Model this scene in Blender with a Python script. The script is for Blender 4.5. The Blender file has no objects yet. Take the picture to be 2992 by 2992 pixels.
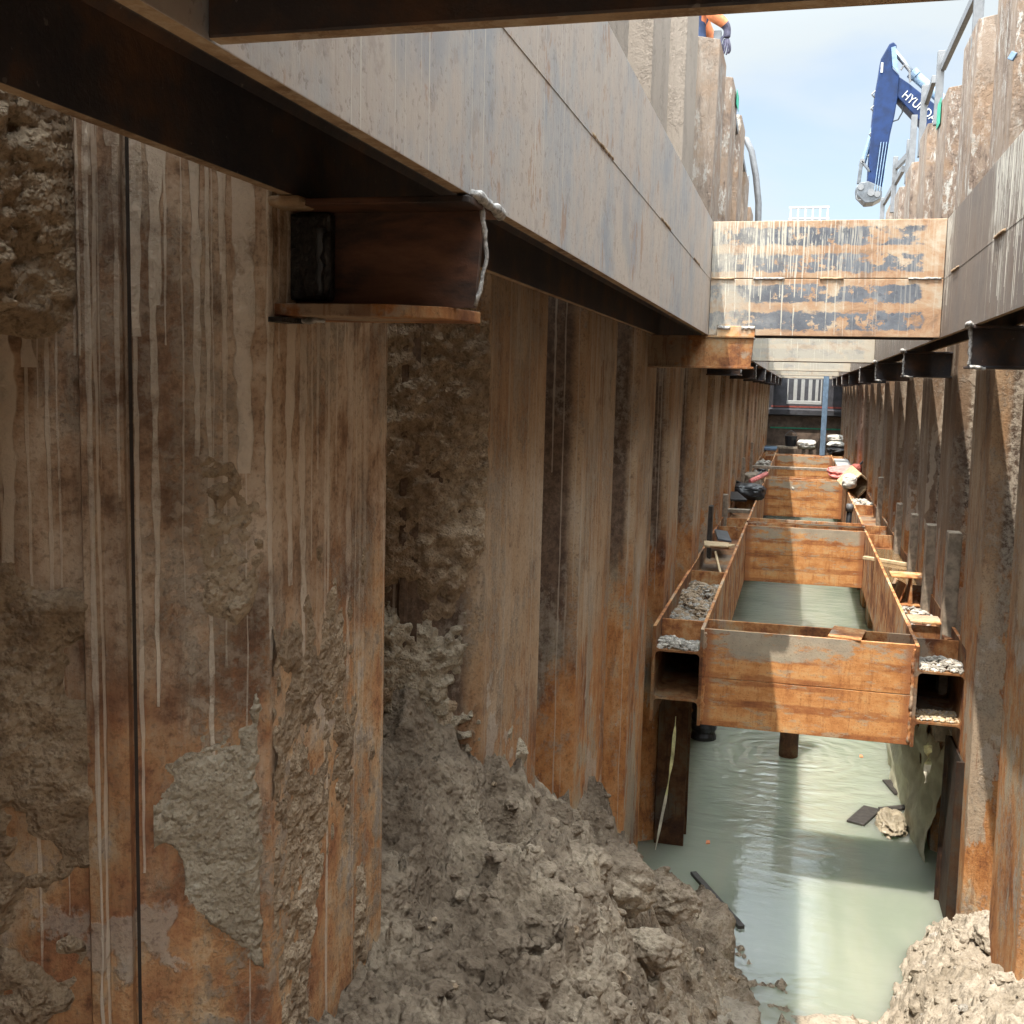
import bpy, bmesh, math, random
import numpy as np
from mathutils import Vector, Matrix
C = bpy.context.scene
COL = C.collection
RNG = random.Random(11)
NR = np.random.RandomState(5)
R = math.radians

# ---------------------------------------------------------------- numpy noise
def _h(ix, iy, iz, s=0):
    n = (ix.astype(np.int64)*374761393 + iy.astype(np.int64)*668265263 + iz.astype(np.int64)*2147483647 + s*974711) & 0xffffffff
    n = ((n ^ (n >> 13))*1274126177) & 0xffffffff
    n = ((n ^ (n >> 16))*2246822519) & 0xffffffff
    return ((n ^ (n >> 15)) & 0xffffff)/float(0xffffff)
def vnoise(P, s=0):
    P = np.asarray(P, float); I = np.floor(P).astype(np.int64); F = P-I; F = F*F*(3-2*F)
    r = 0
    for a in (0, 1):
        for b in (0, 1):
            for c in (0, 1):
                w = (F[:, 0] if a else 1-F[:, 0])*(F[:, 1] if b else 1-F[:, 1])*(F[:, 2] if c else 1-F[:, 2])
                r = r + w*_h(I[:, 0]+a, I[:, 1]+b, I[:, 2]+c, s)
    return r*2-1
def fbm(P, o=5, s=0, g=.5):
    P = np.asarray(P, float); r = 0; a = 1
    for i in range(o):
        r = r+a*vnoise(P, s+i); P = P*2.03+1.7; a *= g
    return r
def worley(P, s=0):
    P = np.asarray(P, float); I = np.floor(P).astype(np.int64)
    d1 = np.full(len(P), 9.); d2 = d1.copy(); rid = np.zeros(len(P))
    for a in (-1, 0, 1):
        for b in (-1, 0, 1):
            for c in (-1, 0, 1):
                J = I+np.array([a, b, c])
                Q = np.stack([J[:, k]+_h(J[:, 0], J[:, 1], J[:, 2], s+k*7+1) for k in range(3)], 1)
                d = np.linalg.norm(P-Q, axis=1)
                near = d < d1
                d2 = np.where(near, d1, np.minimum(d2, d))
                rid = np.where(near, _h(J[:, 0], J[:, 1], J[:, 2], s+31), rid)
                d1 = np.where(near, d, d1)
    return d1, d2, rid
def sstep(a, b, x):
    t = np.clip((x-a)/(b-a), 0, 1); return t*t*(3-2*t)

# ---------------------------------------------------------------- mesh builder
class MB:
    def __init__(s): s.v = []; s.f = []; s.m = []
    def add(s, vs, fs, m=0):
        o = len(s.v); s.v += [tuple(map(float, v)) for v in vs]
        for f in fs: s.f.append(tuple(o+i for i in f)); s.m.append(m)
    def box(s, x0, x1, y0, y1, z0, z1, m=0):
        s.add([(x0,y0,z0),(x1,y0,z0),(x1,y1,z0),(x0,y1,z0),(x0,y0,z1),(x1,y0,z1),(x1,y1,z1),(x0,y1,z1)],
              [(3,2,1,0),(4,5,6,7),(0,1,5,4),(1,2,6,5),(2,3,7,6),(3,0,4,7)], m)
    def obox(s, c, size, rot, m=0):          # oriented box, rot = Matrix 3x3
        hx, hy, hz = [q/2 for q in size]; c = Vector(c)
        vs = [c+rot@Vector(q) for q in [(-hx,-hy,-hz),(hx,-hy,-hz),(hx,hy,-hz),(-hx,hy,-hz),(-hx,-hy,hz),(hx,-hy,hz),(hx,hy,hz),(-hx,hy,hz)]]
        s.add(vs, [(3,2,1,0),(4,5,6,7),(0,1,5,4),(1,2,6,5),(2,3,7,6),(3,0,4,7)], m)
    def bar(s, a, b, w, h, m=0):             # box from a to b
        a = Vector(a); b = Vector(b); d = (b-a); L = d.length; d.normalize()
        up = Vector((0,0,1)) if abs(d.z) < .95 else Vector((0,1,0))
        x = d.cross(up).normalized(); y = x.cross(d)
        s.obox((a+b)/2, (w, h, L), Matrix((x, y, d)).transposed(), m)
    def prism(s, prof, axis, a, b, ms=None, m=0, n=1):   # prof 2D, extruded along axis x/y/z
        k = len(prof)
        def pt(q, t): return {'x': (t, q[0], q[1]), 'y': (q[0], t, q[1]), 'z': (q[0], q[1], t)}[axis]
        o = len(s.v)
        for i in range(n+1):
            t = a+(b-a)*i/n
            s.v += [tuple(map(float, pt(q, t))) for q in prof]
        for i in range(n):
            for j in range(k):
                j2 = (j+1) % k
                s.f.append((o+i*k+j, o+i*k+j2, o+(i+1)*k+j2, o+(i+1)*k+j)); s.m.append(ms[j] if ms else m)
        s.f.append(tuple(o+j for j in reversed(range(k)))); s.m.append(m)
        s.f.append(tuple(o+n*k+j for j in range(k))); s.m.append(m)
    def tube(s, pts, r, n=10, m=0, caps=True):
        pts = [Vector(p) for p in pts]; rs = r if isinstance(r, (list, tuple)) else [r]*len(pts)
        o = len(s.v); prev = None
        for i, p in enumerate(pts):
            d = (pts[min(i+1, len(pts)-1)]-pts[max(i-1, 0)]).normalized()
            if prev is None:
                u = d.orthogonal().normalized()
            else:
                u = (prev-d*prev.dot(d)).normalized()
            prev = u; w = d.cross(u)
            for k in range(n):
                a = 2*math.pi*k/n
                s.v.append(tuple(p+(u*math.cos(a)+w*math.sin(a))*rs[i]))
        for i in range(len(pts)-1):
            for k in range(n):
                k2 = (k+1) % n
                s.f.append((o+i*n+k, o+i*n+k2, o+(i+1)*n+k2, o+(i+1)*n+k)); s.m.append(m)
        if caps:
            s.f.append(tuple(o+k for k in reversed(range(n)))); s.m.append(m)
            q = o+(len(pts)-1)*n; s.f.append(tuple(q+k for k in range(n))); s.m.append(m)
    def build(s, name, mats, parent=None, smooth=False, bevel=0, fixn=True):
        me = bpy.data.meshes.new(name); me.from_pydata(s.v, [], s.f)
        if not isinstance(mats, (list, tuple)): mats = [mats]
        for q in mats: me.materials.append(q)
        me.polygons.foreach_set('material_index', s.m)
        if fixn:
            bm = bmesh.new(); bm.from_mesh(me); bmesh.ops.recalc_face_normals(bm, faces=bm.faces); bm.to_mesh(me); bm.free()
        if smooth: me.polygons.foreach_set('use_smooth', [True]*len(me.polygons))
        o = bpy.data.objects.new(name, me); COL.objects.link(o)
        if parent:
            o.parent = parent
        if bevel:
            b = o.modifiers.new('bevel', 'BEVEL'); b.width = bevel; b.segments = 2; b.limit_method = 'ANGLE'; b.angle_limit = R(40)
        return o
def npmesh(name, V, F, mats, parent=None, smooth=True, mi=None):
    me = bpy.data.meshes.new(name); V = np.asarray(V, np.float32); F = np.asarray(F, np.int32)
    me.vertices.add(len(V)); me.vertices.foreach_set('co', V.ravel())
    k = F.shape[1]; me.loops.add(F.size); me.loops.foreach_set('vertex_index', F.ravel())
    me.polygons.add(len(F)); me.polygons.foreach_set('loop_start', np.arange(0, F.size, k, dtype=np.int32))
    me.polygons.foreach_set('loop_total', np.full(len(F), k, np.int32))
    me.update(calc_edges=True); me.validate()
    if not isinstance(mats, (list, tuple)): mats = [mats]
    for q in mats: me.materials.append(q)
    if mi is not None: me.polygons.foreach_set('material_index', np.asarray(mi, np.int32))
    me.polygons.foreach_set('use_smooth', [smooth]*len(me.polygons))
    o = bpy.data.objects.new(name, me); COL.objects.link(o)
    if parent: o.parent = parent
    return o
def tag(o, label, cat, group=None):
    o['label'] = label; o['category'] = cat
    if group: o['group'] = group
    return o
def thing(name, label, cat, loc=(0,0,0), group=None):
    o = bpy.data.objects.new(name, None); COL.objects.link(o); o.location = loc; o.empty_display_size = .2
    return tag(o, label, cat, group)
def adopt(root):                              # parts were built in world space: keep them there under a moved root
    for ch in root.children:
        ch.matrix_parent_inverse = Matrix.Translation(root.location).inverted()
def struct(o, kind='structure'):
    o['kind'] = kind; return o
def copy_tree(o, parent=None, off=(0,0,0)):
    c = o.copy(); COL.objects.link(c)
    if parent is None:
        c.location = Vector(o.location)+Vector(off)
    else:
        c.parent = parent; c.matrix_parent_inverse = o.matrix_parent_inverse.copy()
    for ch in list(o.children): copy_tree(ch, c)
    return c

# ---------------------------------------------------------------- node helper
class NT:
    def __init__(s, name):
        s.mat = bpy.data.materials.new(name); s.mat.use_nodes = True; s.t = s.mat.node_tree
        s.n = s.t.nodes; s.l = s.t.links
        for q in list(s.n): s.n.remove(q)
        s.out = s.n.new('ShaderNodeOutputMaterial')
        s.geo = s.n.new('ShaderNodeNewGeometry'); s.P = s.geo.outputs['Position']
        sp = s.n.new('ShaderNodeSeparateXYZ'); s.l.new(s.P, sp.inputs[0]); s.X, s.Y, s.Z = sp.outputs
    def set(s, inp, v):
        if isinstance(v, bpy.types.NodeSocket): s.l.new(v, inp)
        elif v is not None:
            if inp.type == 'RGBA' and len(v) == 3: v = (*v, 1)
            inp.default_value = v
    def m(s, op, a, b=None, c=None, clamp=False):
        q = s.n.new('ShaderNodeMath'); q.operation = op; q.use_clamp = clamp
        s.set(q.inputs[0], a); s.set(q.inputs[1], b)
        if c is not None: s.set(q.inputs[2], c)
        return q.outputs[0]
    def ss(s, x, a, b, lo=0., hi=1.):
        q = s.n.new('ShaderNodeMapRange'); q.interpolation_type = 'SMOOTHSTEP'
        s.set(q.inputs[0], x); s.set(q.inputs[1], a); s.set(q.inputs[2], b); s.set(q.inputs[3], lo); s.set(q.inputs[4], hi)
        return q.outputs[0]
    def map(s, sc, loc=(0,0,0), v=None):
        q = s.n.new('ShaderNodeMapping'); s.l.new(v or s.P, q.inputs[0]); q.inputs['Scale'].default_value = sc; q.inputs['Location'].default_value = loc
        return q.outputs[0]
    def noise(s, v=None, scale=5, detail=5, rough=.6, dist=0):
        q = s.n.new('ShaderNodeTexNoise'); s.l.new(v or s.P, q.inputs['Vector'])
        q.inputs['Scale'].default_value = scale; q.inputs['Detail'].default_value = detail; q.inputs['Roughness'].default_value = rough; q.inputs['Distortion'].default_value = dist
        return q.outputs[0]
    def vor(s, v=None, scale=20, feature='F1', out='Distance'):
        q = s.n.new('ShaderNodeTexVoronoi'); q.feature = feature; s.l.new(v or s.P, q.inputs['Vector']); q.inputs['Scale'].default_value = scale
        return q.outputs[out]
    def white(s, w, seed=0):
        q = s.n.new('ShaderNodeTexWhiteNoise'); q.noise_dimensions = '2D'
        c = s.n.new('ShaderNodeCombineXYZ'); s.set(c.inputs[0], w); c.inputs[1].default_value = seed
        s.l.new(c.outputs[0], q.inputs['Vector']); return q.outputs[0]
    def comb(s, x, y, z):
        c = s.n.new('ShaderNodeCombineXYZ'); s.set(c.inputs[0], x); s.set(c.inputs[1], y); s.set(c.inputs[2], z); return c.outputs[0]
    def mix(s, f, a, b, mode='MIX'):
        q = s.n.new('ShaderNodeMix'); q.data_type = 'RGBA'; q.blend_type = mode
        s.set(q.inputs[0], f); s.set(q.inputs[6], a); s.set(q.inputs[7], b); return q.outputs[2]
    def ramp(s, f, stops):
        q = s.n.new('ShaderNodeValToRGB'); s.l.new(f, q.inputs[0]); e = q.color_ramp.elements
        while len(e) < len(stops): e.new(.5)
        for i, (p, c) in enumerate(stops): e[i].position = p; e[i].color = (*c, 1)
        return q.outputs[0]
    def bump(s, h, st=.5, d=.01):
        q = s.n.new('ShaderNodeBump'); q.inputs['Strength'].default_value = st; q.inputs['Distance'].default_value = d; s.l.new(h, q.inputs['Height']); return q.outputs[0]
    def drips(s, h, z, freq, dens, z0, lmax, w, seed, wob=.25, up=None):
        """runs of dried slurry: one column per cell of h, each with its own length and width"""
        wv = s.noise(s.comb(s.m('MULTIPLY', h, 4), seed, s.m('MULTIPLY', z, 3.2)), 1, 3, .6)
        hh = s.m('ADD', s.m('MULTIPLY', h, freq), s.m('MULTIPLY', s.m('SUBTRACT', wv, .5), wob*2))
        cell = s.m('FLOOR', hh); fr = s.m('SUBTRACT', s.m('FRACT', hh), .5)
        r1 = s.white(cell, seed); r2 = s.white(cell, seed+3.3); r3 = s.white(cell, seed+7.7)
        off = s.m('MULTIPLY', s.m('SUBTRACT', r3, .5), .5)
        d = s.m('ABSOLUTE', s.m('SUBTRACT', fr, off))
        zend = s.m('SUBTRACT', z0, s.m('MULTIPLY', s.m('MULTIPLY', r1, r1), lmax))
        left = s.m('SUBTRACT', z, zend)                       # height above the tip
        wid = s.m('MULTIPLY', s.m('MULTIPLY', s.m('ADD', s.m('MULTIPLY', r2, .8), .25), w), s.ss(left, 0, .35, .55, 1))
        wn = s.noise(s.comb(s.m('MULTIPLY', h, 9), seed, s.m('MULTIPLY', z, 14)), 1, 2, .5)
        wid = s.m('MULTIPLY', wid, s.ss(wn, .2, .8, .5, 1.4))
        k = s.ss(s.m('DIVIDE', d, wid), .8, 1.05, 1, 0)
        k = s.m('MULTIPLY', k, s.m('GREATER_THAN', left, 0)); k = s.m('MULTIPLY', k, s.m('LESS_THAN', s.white(cell, seed+1.1), dens))
        return k
    def fin(s, col, rough=.8, nrm=None, metal=0., spec=.4):
        b = s.n.new('ShaderNodeBsdfPrincipled'); s.set(b.inputs['Base Color'], col); s.set(b.inputs['Roughness'], rough); s.set(b.inputs['Metallic'], metal)
        b.inputs['Specular IOR Level'].default_value = spec
        if nrm: s.l.new(nrm, b.inputs['Normal'])
        s.l.new(b.outputs[0], s.out.inputs[0]); s.b = b; return s.mat
def plain(name, col, rough=.6, metal=0., var=.25, scale=12, bump=.2, spec=.4):
    t = NT(name); n = t.noise(None, scale, 5, .6)
    c = t.mix(t.ss(n, .3, .7), tuple(q*(1-var) for q in col), tuple(min(1, q*(1+var)) for q in col))
    return t.fin(c, rough, t.bump(n, bump, .005), metal, spec)
def quads(nu, nv):
    i = np.arange((nu-1)*(nv-1)); a = i//(nv-1); b = i % (nv-1); o = a*nv+b
    return np.stack([o, o+nv, o+nv+1, o+1], 1)
SKY, SUN, EXPO, CLOUD, FILL_GLOW = .058, 2.0, 2.15, (3.3,3.6,3.7), 14.
# ---------------------------------------------------------------- materials
TAN = (.34,.26,.185); MUD = (.27,.225,.18); DRIP = (.42,.345,.27)

def mat_pile(name, side):
    """old sheet pile: brown mill scale, slurry smears and runs above, fresh orange rust below the old water line"""
    t = NT(name)
    h = t.m('ADD', t.Y, t.m('MULTIPLY', t.X, .8))
    st = t.noise(t.map((5,5,1.1)), 1, 9, .72); st2 = t.noise(t.map((17,17,2.2), (3,1,0)), 1, 8, .74)
    bl = t.noise(None, 2.0, 8, .66); md = t.noise(None, 7.5, 8, .7); fi = t.noise(None, 30, 6, .75); gr = t.noise(None, 110, 3, .6)
    w = t.m('ADD', t.m('MULTIPLY', st, .38), t.m('ADD', t.m('MULTIPLY', bl, .32), t.m('MULTIPLY', md, .3)))
    up = t.ramp(w, [(.38,(.085,.05,.034)),(.45,(.17,.1,.06)),(.51,(.275,.175,.105)),(.57,(.36,.255,.17)),(.66,(.41,.325,.245))])
    up = t.mix(t.ss(st2, .54, .64, 0, .4), up, (.37,.28,.2))
    up = t.mix(t.ss(st2, .44, .34, 0, .45), up, (.11,.065,.04))
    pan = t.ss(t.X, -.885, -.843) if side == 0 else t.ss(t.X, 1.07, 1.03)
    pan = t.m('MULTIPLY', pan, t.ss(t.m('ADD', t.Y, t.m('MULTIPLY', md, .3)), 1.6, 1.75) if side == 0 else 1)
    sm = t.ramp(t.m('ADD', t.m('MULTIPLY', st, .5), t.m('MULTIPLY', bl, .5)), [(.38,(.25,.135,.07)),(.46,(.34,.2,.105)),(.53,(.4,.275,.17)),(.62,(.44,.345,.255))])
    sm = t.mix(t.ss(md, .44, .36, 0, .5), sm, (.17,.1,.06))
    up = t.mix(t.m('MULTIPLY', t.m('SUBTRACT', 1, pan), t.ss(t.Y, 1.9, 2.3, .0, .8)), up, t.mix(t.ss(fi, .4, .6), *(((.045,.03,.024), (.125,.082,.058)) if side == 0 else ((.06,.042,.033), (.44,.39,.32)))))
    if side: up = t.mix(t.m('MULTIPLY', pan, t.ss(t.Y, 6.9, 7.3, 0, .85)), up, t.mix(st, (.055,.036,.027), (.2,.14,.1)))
    up = t.mix(t.m('MULTIPLY', pan, .85 if side == 0 else t.ss(t.Y, 7.3, 6.9, .25, .7)), up, sm)
    near = t.ss(t.Y, 2.35, 2.2) if side == 0 else 0.
    if side == 0:                                            # nearest pile: slurry smears over red-brown rust, tones lifted to offset dim light
        nr = t.ramp(t.m('ADD', t.m('MULTIPLY', md, .55), t.m('MULTIPLY', bl, .45)), [(.39,(.085,.05,.034)),(.455,(.2,.118,.072)),(.51,(.39,.255,.165)),(.56,(.52,.39,.285)),(.66,(.6,.49,.385))])
        nr = t.mix(t.ss(st2, .5, .6, 0, .45), nr, (.55,.44,.33))
        nr = t.mix(t.ss(st, .45, .37, 0, .6), nr, (.2,.105,.06))
        up = t.mix(t.m('MULTIPLY', near, .9), up, nr)
    # lower zone: orange rust, bare grey scale, brown stains, hard edged
    lw = t.m('ADD', t.m('MULTIPLY', t.noise(t.map((3.2,3.2,1.5),(7,2,1)),1,9,.7,.2), .6), t.m('ADD', t.m('MULTIPLY', md, .25), t.m('MULTIPLY', st2, .15)))
    lo = t.ramp(lw, [(.36,(.085,.034,.018)),(.43,(.2,.075,.027)),(.48,(.36,.15,.05)),(.53,(.43,.215,.09)),(.58,(.38,.29,.19)),(.66,(.42,.38,.3))])
    gp = t.ss(t.noise(t.map((2.6,2.6,.9),(4,9,3)), 1, 9, .68), .53, .56)
    lo = t.mix(t.m('MULTIPLY', gp, .7), lo, t.mix(fi, (.23,.21,.16), (.4,.37,.3)))
    lo = t.mix(t.ss(st2, .55, .63, 0, .5), lo, (.16,.055,.02))
    hz = t.m('ADD', t.Z, t.m('ADD', t.m('MULTIPLY', t.m('SUBTRACT', bl, .5), 1.6), t.m('MULTIPLY', t.m('SUBTRACT', st2, .5), .8)))
    if side == 0:
        nl = t.ramp(t.m('ADD', t.m('MULTIPLY', st, .5), t.m('MULTIPLY', md, .5)), [(.38,(.17,.075,.04)),(.44,(.33,.145,.068)),(.49,(.46,.24,.11)),(.54,(.5,.34,.2)),(.58,(.48,.4,.32)),(.66,(.52,.46,.39))])
        nl = t.mix(t.ss(fi, .5, .62, 0, .4), nl, (.2,.1,.06))
        lo = t.mix(near, lo, nl)  # near rust lifted the same way, brightness put into the colour
        hz = t.m('ADD', hz, t.m('MULTIPLY', near, -.55))
    col = t.mix(t.ss(hz, -.85, -1.3), up, lo)
    # pale patches left by grout splashes
    pt = t.noise(t.map((1.6,1.6,1.25),(5,0,2)), 1, 8, .6)
    pm = t.m('MULTIPLY', t.ss(pt, .6, .612), t.ss(t.Z, -.5, -.9))
    col = t.mix(t.m('MULTIPLY', pm, .65), col, (.42,.36,.3))
    # dark oily mill scale in the pans
    dk = t.ss(t.noise(t.map((2.6,2.6,.8),(1,8,3)), 1, 9, .7), .54, .62)
    dk = t.m('MULTIPLY', dk, t.m('MULTIPLY', t.ss(t.Z, -1.5, -.7), t.m('SUBTRACT', 1, t.m('MULTIPLY', near, .6))))
    col = t.mix(t.m('MULTIPLY', dk, .55), col, (.07,.048,.038))
    # gritty mud film
    mm = t.ss(t.noise(t.map((3.5,3.5,2)), 1, 9, .72), .5, .56)
    mm2 = t.m('MULTIPLY', mm, t.ss(fi, .44, .56))
    col = t.mix(t.m('MULTIPLY', mm2, .6), col, MUD)
    col = t.mix(t.ss(gr, .5, .7, 0, .4), col, (.07,.045,.03))
    col = t.mix(t.ss(fi, .45, .3, 0, .45), col, (.08,.05,.032))
    # runs of slurry
    d1 = t.drips(h, t.Z, 27, .55, .25, 2.3, .24, 1 + side, .3)
    d2 = t.drips(h, t.Z, 15, .65, .05, 3.2, .085, 15 + side, .16)
    d3 = t.drips(h, t.Z, 60, .5, .25, 1.5, .3, 29 + side, .35)
    d4 = t.drips(h, t.Z, 24, .9, .34, .95, .62, 45 + side, .4)     # curtain under the waler
    zone = t.ss(t.noise(t.map((2.3,2.3,.25),(2,2,2)), 1, 3, .5), .47, .55)
    zone = t.m('MAXIMUM', zone, t.ss(t.Y, 2.3, 1.6))
    dd = t.m('MAXIMUM', t.m('MAXIMUM', d1, d4), t.m('MULTIPLY', d3, .75))
    dd = t.m('MULTIPLY', dd, t.m('MULTIPLY', zone, t.ss(md, .36, .48, .35, 1)))
    dd = t.m('MAXIMUM', dd, t.m('MULTIPLY', d2, .75))
    col = t.mix(t.m('MULTIPLY', dd, .8), col, t.mix(fi, t.mix(near, (.36,.285,.215), (.54,.45,.36)), t.mix(near, (.46,.385,.305), (.68,.585,.48))))  # near runs also paler, standing in for light missing there
    # above the waler the piles are weathered, pale and scabby
    tp = t.ss(t.Z, .75, 1.1)
    sc = t.noise(t.map((17,17,6.5)), 1, 8, .78)
    topc = t.ramp(sc, [(.36,(.06,.045,.037)),(.44,(.14,.1,.077)),(.53,(.19,.14,.108)),(.555,(.3,.28,.25)),(.7,(.36,.34,.305))])
    topc = t.mix(t.ss(st, .46, .54, 0, .75), topc, (.215,.16,.12)); topc = t.mix(t.ss(bl, .52, .6, 0, .6), topc, (.21,.13,.078))
    if side == 0: topc = t.mix(t.ss(t.Y, 8.9, 8.3), topc, t.mix(st, (.19,.155,.125), (.28,.23,.185)))
    col = t.mix(tp, col, topc)
    hgt = t.m('ADD', t.m('MULTIPLY', fi, .6), t.m('ADD', t.m('MULTIPLY', gr, .35), t.m('MULTIPLY', md, .5)))
    hgt = t.m('ADD', hgt, t.m('MULTIPLY', mm2, .5)); hgt = t.m('ADD', hgt, t.m('MULTIPLY', dd, .5))
    hgt = t.m('ADD', hgt, t.m('MULTIPLY', pm, .35))
    return t.fin(col, .85, t.bump(hgt, .75, .008), 0, .25)

def mat_waler(name, side=0):
    """flange face of the waler: grey-brown slurry wash with fine vertical runs"""
    t = NT(name)
    h = t.Y
    s1 = t.noise(t.map((1,75,3.2)), 1, 7, .72); s2 = t.noise(t.map((1,3.2,2.2)), 1, 8, .7); fi = t.noise(None, 70, 4, .65)
    col = t.ramp(s2, [(.36,(.27,.275,.29)),(.45,(.345,.32,.305)),(.53,(.4,.335,.29)),(.64,(.43,.36,.3))])
    col = t.mix(t.ss(s1, .5, .62, 0, .3), col, (.42,.38,.33)); md = t.noise(None, 14, 8, .75)
    col = t.mix(t.ss(s1, .42, .34, 0, .35), col, (.17,.135,.11)); col = t.mix(t.ss(md, .46, .38, 0, .35), col, (.2,.16,.135)); col = t.mix(t.ss(md, .54, .62, 0, .35), col, (.43,.39,.35))
    col = t.mix(t.ss(fi, .42, .34, 0, .45), col, (.13,.095,.075))
    bl = t.ss(t.noise(t.map((1,2.2,1.6),(0,4,1)), 1, 5, .6), .56, .66)
    col = t.mix(t.m('MULTIPLY', bl, .5), col, (.2,.225,.26))
    col = t.mix(t.ss(t.noise(t.map((1,9,5),(0,1,7)), 1, 6, .7), .585, .64, 0, .6), col, (.29,.155,.085))
    if side:                                                   # the far side is splashed thick and white
        yn = t.m('ADD', t.Y, t.m('MULTIPLY', t.noise(t.map((1,3,3)), 1, 4, .6), .3)); clean = t.m('MULTIPLY', t.ss(yn, 4.75, 4.85), t.ss(yn, 6.0, 5.9))
        dd = t.m('MAXIMUM', t.drips(h, t.Z, 30, .95, .9, .6, .44, 5, .5), t.m('MAXIMUM', t.drips(h, t.Z, 44, .9, .6, .36, .44, 11, .5), t.drips(h, t.Z, 70, .8, .87, .4, .4, 23, .4)))
        dd = t.m('MULTIPLY', dd, t.ss(t.noise(t.map((1,26,7)), 1, 5, .75), .4, .5))
        col = t.mix(.82, col, t.mix(md, (.07,.052,.042), (.16,.115,.088)))
        col = t.mix(t.m('MULTIPLY', dd, t.m('SUBTRACT', 1, clean)), col, (.6,.57,.5))
    d = t.m('MULTIPLY', t.m('MAXIMUM', t.drips(h, t.Z, 11, .5, .9, .75, .035, 3, .05), t.drips(h, t.Z, 30, .5, .88, 1.1, .08, 8, .08)), .8)
    col = t.mix(d, col, (.5,.45,.39))
    return t.fin(col, .62, t.bump(t.m('ADD', t.m('MULTIPLY', fi, .4), t.m('ADD', t.m('MULTIPLY', s1, .4), d)), .4, .004), 0, .5)

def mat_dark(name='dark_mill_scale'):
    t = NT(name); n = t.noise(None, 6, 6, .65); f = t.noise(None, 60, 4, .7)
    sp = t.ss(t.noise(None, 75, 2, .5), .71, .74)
    col = t.ramp(n, [(.35,(.026,.025,.033)),(.5,(.046,.037,.038)),(.6,(.085,.048,.033)),(.72,(.14,.07,.038))])  # darkest scale tone tinted blue to stand for reflected sky
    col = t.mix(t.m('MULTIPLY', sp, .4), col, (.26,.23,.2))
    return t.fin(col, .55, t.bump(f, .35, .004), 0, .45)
def mat_bracket():
    t = NT('bracket_steel'); n = t.noise(t.map((5,5,16)), 1, 6, .65, .2); f = t.noise(None, 50, 4, .7)
    col = t.ramp(n, [(.36,(.022,.015,.013)),(.45,(.055,.028,.019)),(.54,(.1,.043,.025)),(.66,(.15,.07,.038))])
    return t.fin(col, .6, t.bump(t.m('ADD', n, f), .35, .004), 0, .4)
def mat_edge():
    t = NT('dusty_steel_edge'); n = t.noise(t.map((9,9,9)), 1, 6, .7); f = t.noise(None, 55, 5, .7)
    col = t.ramp(n, [(.35,(.15,.085,.045)),(.48,(.29,.19,.11)),(.65,(.4,.28,.17))])
    col = t.mix(t.ss(f, .5, .62, 0, .4), col, (.46,.37,.27))
    return t.fin(col, .85, t.bump(f, .7, .005))

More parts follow.
